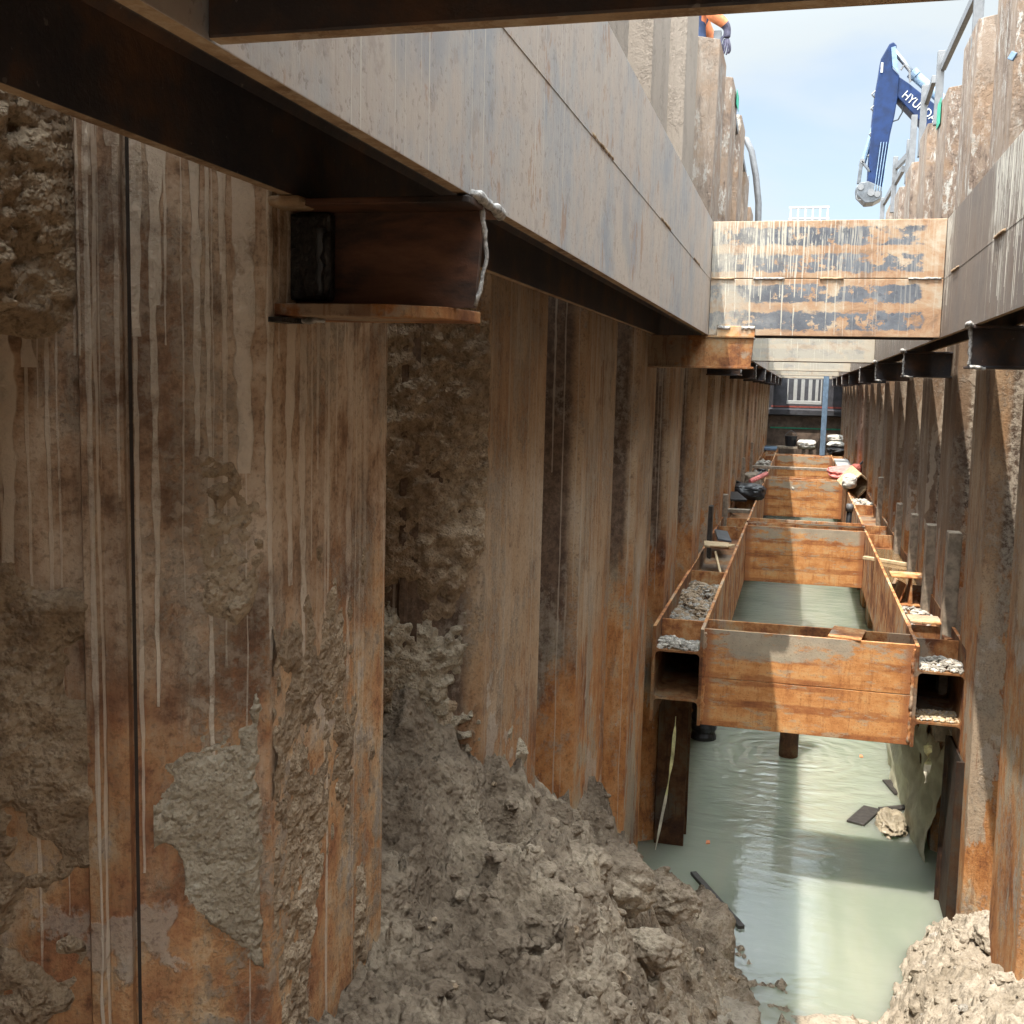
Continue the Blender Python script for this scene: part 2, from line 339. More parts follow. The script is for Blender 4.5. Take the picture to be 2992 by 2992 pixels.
def mat_strut(name, z0, axis='x', orange=False):
    """strut flange faces: scale bands of two stacked beams, rust between, slurry runs"""
    t = NT(name); x = t.X
    f = t.m('FRACT', t.m('DIVIDE', t.m('SUBTRACT', t.Z, z0), .3))         # 0..1 within each beam
    w = t.m('ADD', f, t.m('MULTIPLY', t.m('SUBTRACT', t.noise(t.map((9,9,16)), 1, 9, .78), .5), .17 if orange else .3))
    a = t.m('ABSOLUTE', t.m('SUBTRACT', t.m('ABSOLUTE', t.m('SUBTRACT', w, .5)), .235))   # 0 in the middle of each band
    n = t.noise(t.map((5,5,8)), 1, 7, .7, .4); fi = t.noise(None, 60, 4, .7); big = t.noise(t.map((2.1,2.1,3),(3,3,3)), 1, 4, .6)
    if not orange:
        band = t.ss(a, .17, .14)
        band = t.m('MULTIPLY', band, t.ss(t.m('ADD', big, t.m('MULTIPLY', n, .3)), .49, .53)); band = t.m('MULTIPLY', band, t.ss(t.m('ADD', x, t.m('MULTIPLY', n, .16)), .66, .64))
        brk = t.noise(t.map((7,7,9),(2,0,6)), 1, 8, .74); band = t.m('MULTIPLY', band, t.ss(brk, .42, .47, .0, 1))
        rust = t.ramp(n, [(.36,(.22,.135,.085)),(.45,(.34,.2,.115)),(.53,(.38,.255,.16)),(.64,(.42,.345,.26))])
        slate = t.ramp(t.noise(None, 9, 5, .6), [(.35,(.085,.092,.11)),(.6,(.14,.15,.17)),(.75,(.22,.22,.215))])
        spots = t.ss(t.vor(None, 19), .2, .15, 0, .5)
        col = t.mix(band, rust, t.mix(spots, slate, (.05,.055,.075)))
        dr = t.m('MAXIMUM', t.drips(x, t.Z, 34, .8, z0+.6, .75, .26, 4, .6), t.m('MAXIMUM', t.drips(x, t.Z, 52, .75, z0+.33, .4, .28, 9, .6), t.drips(x, t.Z, 60, .7, z0+.5, .35, .26, 19, .6)))
        dr = t.m('MULTIPLY', dr, t.ss(t.noise(t.map((14,14,6)), 1, 4, .7), .38, .52))
        dr = t.m('MULTIPLY', dr, t.ss(t.m('ADD', x, t.m('MULTIPLY', big, .7)), .75, .3, .25, 1))
        wash = t.m('MULTIPLY', t.ss(t.m('ADD', x, t.m('MULTIPLY', n, .9)), .36, -.1), t.ss(t.noise(t.map((12,12,5)), 1, 6, .75), .4, .52, .35, 1))
        wash = t.m('MAXIMUM', wash, t.m('MULTIPLY', t.ss(t.Y, 8, 9), t.ss(n, .35, .5, .6, 1)))
        col = t.mix(t.m('MULTIPLY', wash, .8), col, (.41,.375,.31))
        col = t.mix(t.m('MULTIPLY', dr, .85), col, (.5,.465,.39))
        return t.fin(col, .7, t.bump(t.m('ADD', fi, t.m('ADD', n, dr)), .4, .004), 0, .4)
    md = t.noise(None, 8, 8, .72); hz = t.noise(t.map((2.5,2.5,16)), 1, 7, .7); gr = t.noise(None, 120, 3, .6)
    q = t.m('ADD', t.m('MULTIPLY', hz, .4), t.m('MULTIPLY', md, .6))
    warm = t.ramp(q, [(.36,(.33,.125,.04)),(.44,(.45,.19,.062)),(.52,(.53,.255,.092)),(.6,(.53,.315,.14)),(.7,(.47,.35,.21))])
    deep = t.ramp(q, [(.38,(.17,.06,.024)),(.48,(.28,.1,.034)),(.6,(.36,.145,.052))])
    band = t.ss(t.m('ADD', a, t.m('MULTIPLY', t.m('SUBTRACT', md, .5), .12)), .17, .13)
    bq = t.m('MULTIPLY', t.m('SUBTRACT', 1, band), t.ss(t.noise(t.map((2.2,2.2,7),(2,0,3)), 1, 7, .7), .4, .56)); col = t.mix(t.m('SUBTRACT', .92, t.m('MULTIPLY', bq, .85)), deep, warm)
    run = t.m('MULTIPLY', t.ss(t.noise(t.map((42,42,3.5)), 1, 6, .7), .53, .62, 0, .5), t.ss(fi, .35, .55))
    col = t.mix(run, col, (.26,.09,.03))
    g = t.noise(t.map((2.6,2.6,7),(1,5,2)), 1, 9, .75)
    top = t.ss(t.m('ADD', t.Z, t.m('MULTIPLY', t.m('SUBTRACT', g, .5), .5)), z0+.42, z0+.5)
    col = t.mix(t.m('MULTIPLY', t.m('MULTIPLY', top, t.ss(g, .44, .52)), .8), col, t.mix(md, (.2,.19,.15), (.42,.4,.32)))
    gy = t.ss(t.noise(t.map((6,6,22),(9,5,2)), 1, 8, .75), .56, .6)
    col = t.mix(t.m('MULTIPLY', gy, .55), col, (.3,.27,.2))
    edge = t.m('MAXIMUM', t.ss(x, .64, .69), t.ss(x, -.42, -.47)); col = t.mix(t.m('MULTIPLY', edge, .8), col, (.27,.1,.038))
    col = t.mix(t.ss(gr, .6, .68, 0, .5), col, (.1,.05,.025))
    return t.fin(col, .75, t.bump(t.m('ADD', fi, md), .5, .005), 0, .3)
def mat_rust(name, k=1.0):
    t = NT(name); n = t.noise(None, 4.5, 9, .72); f = t.noise(None, 45, 5, .75); s = t.noise(t.map((26,26,2)), 1, 6, .7); g = t.noise(None, 2.2, 8, .68)
    col = t.ramp(n, [(.36,(.12*k,.045*k,.022*k)),(.44,(.25*k,.095*k,.036*k)),(.51,(.41*k,.18*k,.065*k)),(.58,(.44*k,.26*k,.125*k)),(.68,(.42*k,.33*k,.22*k))])
    col = t.mix(t.ss(g, .54, .58, 0, .65), col, (.34*k,.29*k,.22*k))
    col = t.mix(t.ss(s, .54, .62, 0, .5), col, (.17*k,.06*k,.025*k))
    col = t.mix(t.ss(f, .55, .68, 0, .45), col, (.07,.035,.02))
    return t.fin(col, .8, t.bump(t.m('ADD', n, f), .5, .004), 0, .3)

def mat_soil(name, c0, c1, c2, sc=1., rough=.95, bs=.9, dry=False):
    t = NT(name); a = t.noise(None, 2.3*sc, 6, .62, .3); b = t.noise(None, 11*sc, 6, .68); c = t.noise(None, 60*sc, 4, .7)
    v = t.vor(None, 38*sc); v2 = t.vor(None, 85*sc)
    col = t.ramp(t.m('ADD', t.m('MULTIPLY', a, .6), t.m('MULTIPLY', b, .4)), [(.36,c0),(.5,c1),(.64,c2)])
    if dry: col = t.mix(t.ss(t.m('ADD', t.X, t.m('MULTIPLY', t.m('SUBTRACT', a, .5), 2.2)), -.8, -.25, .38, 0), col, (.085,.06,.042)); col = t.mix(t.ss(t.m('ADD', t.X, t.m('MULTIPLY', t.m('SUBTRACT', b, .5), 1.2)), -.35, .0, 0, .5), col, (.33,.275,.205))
    stn = t.ss(t.vor(None, 55*sc, 'F1', 'Color'), .9, .95)
    col = t.mix(t.m('MULTIPLY', stn, .28), col, tuple(min(1, q*1.5) for q in c2))
    col = t.mix(t.ss(c, .52, .35, 0, .45), col, tuple(q*.5 for q in c0))
    h = t.m('ADD', t.m('MULTIPLY', b, .8), t.m('ADD', t.m('MULTIPLY', c, .45), t.m('ADD', t.m('MULTIPLY', t.ss(v, .6, 0), .5), t.m('MULTIPLY', t.ss(v2, .6, 0), .25))))
    return t.fin(col, rough, t.bump(h, bs, .012), 0, .25)

def mat_water():
    t = NT('silty_green_water')
    d = t.m('SQRT', t.m('ADD', t.m('POWER', t.m('SUBTRACT', t.X, .05), 2), t.m('POWER', t.m('SUBTRACT', t.Y, 9.4), 2)))
    rp = t.m('MULTIPLY', t.m('SINE', t.m('ADD', t.m('MULTIPLY', d, 38), t.m('MULTIPLY', t.noise(None, 2.2, 3, .5), 22))), t.ss(d, 1.7, .1))
    n1 = t.noise(t.map((3.2,6.5,1)), 1, 4, .55, .5); n2 = t.noise(t.map((9,20,1)), 1, 3, .5, .3)
    far = t.ss(t.Y, 6.2, 9, .16, 1)
    near = t.ss(t.Y, 6.1, 5.3, 0, .35)
    h = t.m('ADD', t.m('MULTIPLY', rp, .26), t.m('MULTIPLY', t.m('ADD', t.m('MULTIPLY', n1, 1.3), t.m('MULTIPLY', n2, .35)), t.m('ADD', far, near)))
    cl = t.noise(t.map((.8,.7,1)), 1, 4, .55, .6)
    col = t.mix(t.ss(cl, .35, .65), (.225,.255,.2), (.29,.312,.248))
    mt = t.fin(col, .04, t.bump(h, .5, .02), 0, .75)
    b = t.b; b.inputs['IOR'].default_value = 1.55; b.inputs['Subsurface Weight'].default_value = 1.; b.inputs['Subsurface Scale'].default_value = .6; b.inputs['Subsurface Radius'].default_value = (1,1.1,.9)
    return mt

M = {}
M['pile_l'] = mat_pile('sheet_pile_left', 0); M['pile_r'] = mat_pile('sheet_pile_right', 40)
M['waler'] = mat_waler('waler_face_grey'); M['waler_r'] = mat_waler('waler_face_splashed', 1)
M['dark'] = mat_dark(); M['edge'] = mat_edge(); M['bracket'] = mat_bracket()
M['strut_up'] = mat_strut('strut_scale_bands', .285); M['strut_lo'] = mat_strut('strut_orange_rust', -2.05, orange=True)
M['rust'] = mat_rust('rusty_plate'); M['rust_dk'] = mat_rust('rusty_steel_dark', .55); M['post'] = mat_rust('dark_rusty_post', .2); M['post_dk'] = mat_rust('shade_toned_post', .09); M['rust_lt'] = mat_rust('rusty_steel_pale', 1.15)  # post: much darker rust; post_dk: shade put into the rust colour
M['rust_br'] = mat_rust('brown_rusty_bracket', .75)
M['slurry'] = plain('dried_slurry', (.5,.41,.32), .9, 0, .25, 40, .6)
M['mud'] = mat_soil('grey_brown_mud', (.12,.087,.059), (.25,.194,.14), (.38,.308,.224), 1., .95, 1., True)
M['clay'] = mat_soil('pale_clay', (.2,.165,.122), (.295,.25,.195), (.385,.335,.27), .9, .95, .6)
M['crust'] = mat_soil('caked_soil', (.175,.118,.076), (.32,.235,.155), (.45,.355,.255), 1.6)
M['grout'] = mat_soil('grey_grout', (.22,.17,.118), (.345,.285,.208), (.46,.4,.31), 1.5)
M['gravel'] = mat_soil('grey_gravel', (.2,.18,.15), (.34,.31,.27), (.48,.45,.4), 1.8)
M['pebble'] = plain('pale_pebble', (.44,.4,.34), .85, 0, .35, 30)
M['water'] = mat_water()
M['weld'] = plain('weld_slag_grey', (.33,.31,.29), .6, .3, .5, 90, .8)
M['weld_dk'] = plain('burnt_weld', (.028,.025,.024), .35, .5, .5, 80, 1.)
M['galv'] = plain('galvanised_grey', (.12,.12,.124), .5, .2, .15, 20)
M['white'] = plain('white_paint', (.34,.34,.335), .5, 0, .08, 15)
M['wood'] = plain('weathered_wood', (.25,.2,.15), .85, 0, .35, 20)
M['wood_dk'] = plain('wet_dark_wood', (.035,.03,.026), .5, 0, .4, 25)
M['wood_lt'] = plain('pale_timber', (.47,.35,.21), .8, 0, .25, 20)
M['black'] = plain('black_plastic', (.018,.018,.02), .4)
M['blue'] = plain('blue_paint', (.003,.014,.055), .6, 0, .3, 6, .2, .2)
M['bluegrey'] = plain('pale_blue_paint', (.11,.165,.235), .5, 0, .2, 14)
M['navy'] = plain('navy_cloth', (.02,.035,.08), .9, 0, .3, 20)
M['orange'] = plain('orange_cloth', (.55,.19,.08), .85, 0, .2, 20)
M['glove'] = plain('dark_glove', (.06,.055,.085), .8, 0, .3, 30)
M['skin'] = plain('skin', (.45,.26,.18), .6, 0, .1, 20)
M['hat'] = plain('white_helmet', (.75,.75,.72), .35, 0, .05, 10)
M['tape'] = plain('yellow_tape', (.46,.43,.22), .7, 0, .4, 14)
M['tape_end'] = plain('pale_frayed_tape', (.5,.46,.36), .8, 0, .2, 20)
M['green'] = plain('green_paint', (.02,.25,.15), .6)
M['red'] = plain('red_paint', (.25,.06,.045), .7)
M['pink'] = plain('faded_red_sack', (.62,.2,.18), .85, 0, .35, 12)
M['sack'] = plain('pale_sack', (.5,.48,.44), .9, 0, .3, 9)
M['steelgrey'] = plain('bare_grey_steel', (.075,.08,.088), .5, .3, .3, 10)
M['chrome'] = plain('chrome_rod', (.2,.22,.25), .3, .6, .05)
M['bag'] = plain('wet_plastic_bag', (.25,.21,.15), .35, 0, .3, 9)
M['endpanel'] = plain('brown_steel_panel', (.12,.085,.065), .75, 0, .4, 5)
M['endblue'] = plain('dark_blue_beam', (.05,.05,.058), .6, 0, .3, 6)
M['glass'] = plain('dark_glass', (.02,.025,.03), .08)
M['seam'] = plain('dark_interlock_gap', (.03,.021,.016), .9)
# ================================================================= STRUCTURE
XL, XR, ZB, ZT = -.507, .673, .285, .885          # upper frame: inner faces, bottom, top
LXL, LXR, LZT, LZB = -.497, .718, -1.454, -2.054  # lower frame
WL, WR, DEP = -.83, 1.02, .36                     # outward pans of the two walls, wave depth
YEND, ZW = 29., -3.1

# ---- ground outside the trench, trench bed, water
mb = MB()
for x0, x1, y0, y1 in [(-900,-1.205,-900,900),(1.395,900,-900,900),(-1.205,1.395,YEND+.1,900),(-1.205,1.395,-900,-7.1)]:
    mb.add([(x0,y0,1.9),(x1,y0,1.9),(x1,y1,1.9),(x0,y1,1.9)], [(0,1,2,3)])
for x0 in (-1.23, 1.42): mb.add([(x0,-7.1,-4.4),(x0,YEND+.4,-4.4),(x0,YEND+.4,1.896),(x0,-7.1,1.896)], [(0,1,2,3)])  # unseen soil faces added behind the piles to block light leaks
struct(mb.build('ground', M['mud']))
gx = np.linspace(-1.3, 1.5, 40); gy = np.linspace(-7.2, .5, 90); U, W_ = np.meshgrid(gx, gy, indexing='ij'); P_ = np.column_stack([U.ravel(), W_.ravel(), 0*U.ravel()])
P_[:, 2] = -1.5+.12*fbm(P_*2, 4, 3)-.25*sstep(-.4, .4, P_[:, 1])*1.
struct(npmesh('trench_floor', P_, quads(40, 90), M['clay']))  # unseen floor behind the camera, added in pale clay to bounce light
mb = MB(); mb.add([(-1.4,-7.2,-4.4),(1.6,-7.2,-4.4),(1.6,YEND+.2,-4.4),(-1.4,YEND+.2,-4.4)], [(0,1,2,3)]); struct(mb.build('trench_bed', M['mud']))
mb = MB(); mb.box(-1.22,1.41,2.6,YEND-.02,-4.38,ZW); struct(mb.build('water', M['water']))
mb = MB()                                          # low hills on the horizon
hp = [(-120+i*16, 520+40*math.sin(i), 1.9) for i in range(16)]
for i in range(15):
    a, b = hp[i], hp[i+1]; ha = 40+24*math.sin(i*1.3); hb = 40+24*math.sin(i*1.3+1.3)
    mb.add([a, b, (b[0], b[1]+90, hb), (a[0], a[1]+90, ha), (b[0], b[1]+300, 1.9), (a[0], a[1]+300, 1.9)], [(0,1,2,3),(3,2,4,5)])
struct(mb.build('hills', plain('hazy_blue_hill', (.3,.38,.46), .9, 0, .1, .05)))

# ---- sheet piles
LP = [(.15,.68),(1.60,2.12),(2.88,3.57),(4.26,4.99),(5.75,6.42),(7.25,7.93),(8.75,9.45),(10.22,10.9),(11.65,12.35)]
y = 13.1
while y < YEND-.3: LP.append((y, y+.7)); y += 1.45
LP = [(-5.65,-4.95),(-4.2,-3.5),(-2.75,-2.05),(-1.3,-.65)]+LP
RP = []
y = 6.22-1.45*8
while y < YEND-.3: RP.append((y, y+.64)); y += 1.45
def top_l(y):
    return 1.0 if y < -.5 else 2.72 if y < 8.5 else (2.63 if y < 9.8 else (2.74 if y < 11.2 else (2.75 if y < 12.8 else (2.46 if y < 14.3 else 2.3))))  # unseen rear piles kept low to let in more sky light
def top_r(y, i): return (1.0 if y < -.6 else 2.62 if y < 7 else 2.33)+.035*math.sin(i*2.4)  # rear tops out of view are low here too, for more light
def shear(o, side):
    me = o.data; co = np.empty(len(me.vertices)*3, np.float32); me.vertices.foreach_get('co', co); co = co.reshape(-1, 3)
    z = np.clip(co[:, 2], 0, None)
    if side > 0: co[:, 0] -= .03*z
    else: co[:, 0] += np.where(co[:, 1] > 8.4, .035, .004)*z
    me.vertices.foreach_set('co', co.ravel()); me.update()
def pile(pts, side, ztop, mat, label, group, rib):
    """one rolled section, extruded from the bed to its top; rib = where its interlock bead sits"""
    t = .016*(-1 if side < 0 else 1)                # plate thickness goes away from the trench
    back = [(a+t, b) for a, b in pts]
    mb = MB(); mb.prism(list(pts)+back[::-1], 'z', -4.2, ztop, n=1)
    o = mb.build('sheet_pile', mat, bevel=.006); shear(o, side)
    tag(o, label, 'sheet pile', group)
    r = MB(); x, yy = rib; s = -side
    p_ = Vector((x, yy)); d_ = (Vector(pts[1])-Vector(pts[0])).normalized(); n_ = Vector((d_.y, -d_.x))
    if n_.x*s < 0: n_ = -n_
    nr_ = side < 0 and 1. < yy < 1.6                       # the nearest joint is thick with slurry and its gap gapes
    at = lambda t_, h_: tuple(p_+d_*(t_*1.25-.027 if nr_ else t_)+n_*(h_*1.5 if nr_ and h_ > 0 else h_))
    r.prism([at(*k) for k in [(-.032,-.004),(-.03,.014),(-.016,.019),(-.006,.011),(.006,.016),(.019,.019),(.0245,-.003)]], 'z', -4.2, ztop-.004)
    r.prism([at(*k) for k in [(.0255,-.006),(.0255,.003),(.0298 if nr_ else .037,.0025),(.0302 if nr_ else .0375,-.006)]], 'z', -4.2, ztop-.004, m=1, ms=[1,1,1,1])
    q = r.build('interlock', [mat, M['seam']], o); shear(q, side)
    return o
ORD = ['first','second','third','fourth','fifth','sixth','seventh','eighth']
def wall(P, side):
    f = .24; w = WL if side < 0 else WR; xi = w+side*DEP; xm = w+side*DEP/2
    mat = M['pile_l' if side < 0 else 'pile_r']; nm = 'left' if side < 0 else 'right'
    ov = .004
    for i, (a, b) in enumerate(P):
        zt = top_l(a) if side < 0 else top_r(a, i)
        gl = 'sheet piles of the %s trench wall' % nm
        n = sum(1 for q in P[:i] if q[0] > 1.5) if side < 0 else sum(1 for q in P[:i] if q[0] > 6)
        if side < 0:
            vis = a > 0
            if a < 0: lo = 'rusty outward sheet pile of the left wall behind the first overhead strut'
            elif a < 1: lo = 'shaded sheet pile at the extreme left edge beside the nearest mud'
            elif a < 2: lo = 'broad mud-streaked sheet pile carrying the near left waler bracket'
            elif a < 3: lo = 'outward sheet pile with thin pale drip lines just past the soil-filled recess'
            elif a < 5: lo = 'narrow tan-faced outward sheet pile rising from the middle of the mud slope'
            elif a < 6: lo = 'orange-footed outward sheet pile where the mud slope meets the water on the left'
            elif n <= 7: lo = '%s outward left wall sheet pile counted on from the mud slope, behind the lower frame' % ORD[n-4]
            else: lo = 'rusty outward sheet pile in the far stretch of the left trench wall'
            if a < 0: li = 'recessed sheet pile of the left wall behind the first overhead strut'
            elif a < 1: li = 'recessed sheet pile caked with soil at the left edge of the photo'
            elif a < 2: li = 'dark recessed sheet pile clogged with gravelly soil beyond the near left bracket'
            elif a < 3: li = 'dark brown recessed sheet pile between the drip-lined pile and the tan-faced pile'
            elif a < 5: li = 'recessed sheet pile just before the water on the left wall'
            elif n <= 7: li = '%s recessed left wall sheet pile counted on from the mud slope' % ORD[n-4]
            else: li = 'rusty recessed sheet pile in the far stretch of the left trench wall'
        else:
            if a < 5.9: lo, li = 'outward sheet pile of the right wall nearer than the frame edge', 'recessed sheet pile of the right wall nearer than the frame edge'
            elif a < 6.5: lo, li = 'wide orange-stained sheet pile at the right edge beside the water', 'first recessed right wall sheet pile, with a tall sunlit wedge below the waler'
            elif n <= 6: lo, li = '%s outward sheet pile along the right wall beyond the wide orange-stained one' % ORD[n-1], '%s recessed right wall sheet pile with a sunlit wedge below the waler' % ORD[n]
            else: lo, li = 'rusty outward sheet pile in the far stretch of the right trench wall', 'rusty recessed sheet pile in the far stretch of the right trench wall'
        pts = [(xm, a-f/2-ov), (w, a), (w, b), (xm, b+f/2+ov)]
        pile(pts, side, zt, mat, lo, gl, (xm, a-f/2))
        if i+1 < len(P):
            a2 = P[i+1][0]
            zt2 = (top_l(b+.3) if side < 0 else top_r(b, i))-.05
            pile([(xm-side*.003, b+f/2-ov), (xi, b+f), (xi, a2-f), (xm-side*.003, a2-f/2+ov)], side, zt2, mat, li, gl, (xm, b+f/2))
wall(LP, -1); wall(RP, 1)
# slurry that ran down the nearest piles and dried there, proud of the steel
def runs(parent, p0, p1, items, seed):
    rng = random.Random(seed); p0 = Vector((*p0, 0)); p1 = Vector((*p1, 0)); d = (p1-p0); nrm = Vector((d.y, -d.x, 0)).normalized()
    m = MB()
    for u, z0, z1, r in items:
        pts = []; rs = []; z = z0; uu = u; v = 0
        while z > z1:
            v = v*.75+rng.uniform(-.0011, .0011)-(uu-u)*d.length*.04; uu += v/d.length; k = (z-z1)/(z0-z1)
            pts.append(p0+d*uu+Vector((0, 0, z))+nrm*r*-.25); rs.append(r*.72*(.55+.6*k)*rng.uniform(.6, 1.3)); z -= .012
        rs[-1] *= 1.25; m.tube(pts, rs, 8)
    o = m.build('slurry_runs', M['slurry'], parent, smooth=True); o['label'] = 'raised pale runs of dried slurry on the pile face'; return o
def pile_near(y):
    for o in COL.objects:
        if o.name.startswith('sheet_pile') and o.data.name.startswith('sheet_pile') and abs(min(v.co.y for v in o.data.vertices)-y) < .02 and min(v.co.x for v in o.data.vertices) < -.5: return o
q = LP[[i for i, c in enumerate(LP) if abs(c[0]-1.6) < .01][0]]
runs(pile_near(q[0]-.124), (WL-DEP/2+.02, q[0]-.107), (WL, q[0]), [(.1,.36,-.34,.0045),(.17,.34,-.28,.003),(.22,.34,-.52,.0055),(.27,.33,-.6,.004),(.31,.33,-.1,.006),(.36,.32,-.33,.0035),(.42,.32,-.06,.007),(.47,.31,-.27,.0055),(.53,.3,-.05,.004),(.6,.3,-.48,.0065),(.66,.29,.05,.006),(.78,.29,.08,.004),(.93,.29,-.62,.005)], 2)
runs(pile_near(q[0]-.124), (WL+.0005, q[0]), (WL+.0005, q[1]), [(.06,.1,-.36,.003),(.4,.1,-.3,.0026),(.42,.1,-.1,.004),(.83,.1,-.34,.003),(.9,.1,-.12,.0025)], 3)
q2 = LP[LP.index(q)+1]
runs(pile_near(q2[0]-.124), (WL+.0005, q2[0]), (WL+.0005, q2[1]), [(.2,.28,-.8,.0022),(.36,.28,-.95,.002),(.46,.28,-1.0,.0024),(.53,.28,-.92,.002),(.61,.28,-.9,.0022),(.75,.28,-.35,.002)], 4)
# rear and end bulkheads
o = MB(); o.box(-1.4,1.6,-7.1,-7.0,-4.2,.6); tag(o.build('bulkhead', M['rust_dk']), 'rusty end bulkhead of the trench behind the viewpoint', 'bulkhead')  # unseen, kept low so more light reaches the floor behind
bk = thing('bulkhead', 'dark steel bulkhead closing the far end of the trench', 'bulkhead', (0, YEND, ZW))
m = MB(); m.box(-1.2,1.4,YEND,YEND+.1,-4.2,-.66); m.build('lower_panel', M['endpanel'], bk)
m = MB(); m.box(-1.2,1.4,YEND+.02,YEND+.12,-.656,2.3); m.build('upper_panel', M['endblue'], bk)
m = MB(); m.prism([(YEND-.16,-.62),(YEND-.16,-.5),(YEND-.004,-.46),(YEND-.004,-.66)], 'x', -.82, 1.01); m.build('crossbeam', M['endblue'], bk)
m = MB(); m.box(-.74,1.0,YEND-.03,YEND-.006,-.44,-.4); m.build('red_strip', M['red'], bk)
m = MB(); m.box(-.74,1.0,YEND-.012,YEND-.003,-.985,-.95); m.build('green_strip', M['green'], bk)
for k in range(8):
    m = MB(); x = -.72+k*.24; m.box(x,x+.012,YEND-.02,YEND-.003,-4,-1.1); m.build('rib', M['endpanel'], bk)
adopt(bk)

# ---- H beams with flanges upright and webs level
def ibeam(u0, u1, w0, w1, tf=.02, tw=.014, r=.022):
    """I section: flanges at u0 and u1 standing between w0 and w1. returns profile and kind per edge"""
    wm = (w0+w1)/2; a = tw/2
    P = [(u0,w0),(u0+tf,w0),(u0+tf,wm-a-r),(u0+tf+r*.3,wm-a-r*.3),(u0+tf+r,wm-a),(u1-tf-r,wm-a),(u1-tf-r*.3,wm-a-r*.3),(u1-tf,wm-a-r),(u1-tf,w0),(u1,w0),
         (u1,w1),(u1-tf,w1),(u1-tf,wm+a+r),(u1-tf-r*.3,wm+a+r*.3),(u1-tf-r,wm+a),(u0+tf+r,wm+a),(u0+tf+r*.3,wm+a+r*.3),(u0+tf,wm+a+r),(u0+tf,w1),(u0,w1)]
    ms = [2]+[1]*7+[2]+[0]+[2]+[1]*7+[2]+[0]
    return P, ms
def weld(pts, r=.012, mat=None, parent=None, seed=0):
    """a lumpy weld bead along a polyline"""
    rng = random.Random(seed); pts = [Vector(p) for p in pts]; out = []; rs = []
    for a, b in zip(pts[:-1], pts[1:]):
        n = max(2, int((b-a).length/.012))
        for k in range(n):
            out.append(a.lerp(b, k/n)+Vector([rng.uniform(-1,1)*r*.28 for _ in range(3)])); rs.append(r*rng.uniform(.65,1.25))
    out.append(pts[-1]); rs.append(r*.7)
    m = MB(); m.tube(out, rs, 8); return m.build('weld_bead', mat or M['weld'], parent, smooth=True)
def waler(u0, u1, y0, y1, zb, mats, label, group):
    t = thing('waler', label, 'waler beam', ((u0+u1)/2, y0, zb), group)
    for k in range(2):
        P, ms = ibeam(u0, u1, zb+.3*k+(.0 if k == 0 else 0.0007), zb+.3*(k+1)-(0.0007 if k == 0 else 0))
        m = MB(); m.prism(P, 'y', y0, y1, ms, 1); m.build('beam', mats, t, bevel=.0012)
    return t
def cut(o, prof, a, b):
    """burn a notch out of a mesh: the cutter is thrown away afterwards"""
    m = MB(); m.prism(prof, 'x', a, b); c = m.build('cutter', M['edge'])
    d = o.modifiers.new('notch', 'BOOLEAN'); d.object = c; d.operation = 'DIFFERENCE'; d.solver = 'EXACT'; o.modifiers.move(len(o.modifiers)-1, 0)
    bpy.context.view_layer.update(); be = o.modifiers.get('bevel'); be.show_viewport = False
    me = bpy.data.meshes.new_from_object(o.evaluated_get(bpy.context.evaluated_depsgraph_get())); be.show_viewport = True
    o.modifiers.remove(d); bpy.data.objects.remove(c); o.data = me
GU = 'upper walers'; GL = 'lower walers'
ul = waler(XL-.3, XL, -6.9, YEND-.2, ZB, [M['waler'],M['dark'],M['edge']], 'long grey mud-washed waler beam running along the left wall overhead', GU)
ur = waler(XR, XR+.175, -6.9, YEND-.2, ZB, [M['waler_r'],M['dark'],M['edge']], 'long waler beam splashed with white runs along the right wall', GU)
for k, yy in enumerate([1.2, 2.6, 3.9, 5.1, 7.4, 8.8]):
    weld([(XL+.0, yy, ZB+.3), (XL+.0, yy+.3, ZB+.3)], .0045, M['edge'], ul, k)
    weld([(XR-.004, yy+.4, ZB+.3), (XR-.004, yy+.62, ZB+.3)], .006, M['edge'], ur, k+20)
for w_, xa in ((ul, XL), (ur, XR)):
    m = MB(); m.box(xa-.0015, xa+.0015, -6.85, YEND-.25, ZB+.2955, ZB+.3045); m.build('seam_weld', M['waler'] if w_ is ul else M['waler_r'], w_)
cut(ul.children[0], [(1.93,.25),(1.945,.302),(1.97,.318),(2.02,.31),(2.055,.30),(2.075,.285),(2.08,.25)], XL-.06, XL+.05)
adopt(ul); adopt(ur)
def strut(y0, zb, x0, x1, mats, label, group, stitches=()):
    t = thing('strut', label, 'strut beam', ((x0+x1)/2, y0, zb), group)
    for k in range(2):
        P, ms = ibeam(y0, y0+.3, zb+.3*k+(0 if k == 0 else .0015), zb+.3*(k+1)-(.0015 if k == 0 else 0))
        m = MB(); m.prism(P, 'x', x0+.002, x1-.002, ms, 1); m.build('beam', mats, t, bevel=.003)
    for i, (a, b) in enumerate(stitches): weld([(a, y0-.004, zb+.3), (b, y0-.004, zb+.3)], .0065, M['weld'] if i % 2 else M['edge'], t, i+int(y0*7))
    return t
US = [-6.6, .591, 6.06, 11.4, 16.9, 22.2, 27.0]  # first one, unseen, set far back to let more light in
UL = ['upper strut across the trench behind the viewpoint', 'dark overhead strut crossing the very top of the photo', 'wide scale-banded strut with white runs facing the viewer below the sky',
      'second banded strut seen just under the wide front one', 'third overhead strut in the receding row, below the second', 'fourth overhead strut near the end of the row', 'farthest overhead strut before the dark bulkhead']
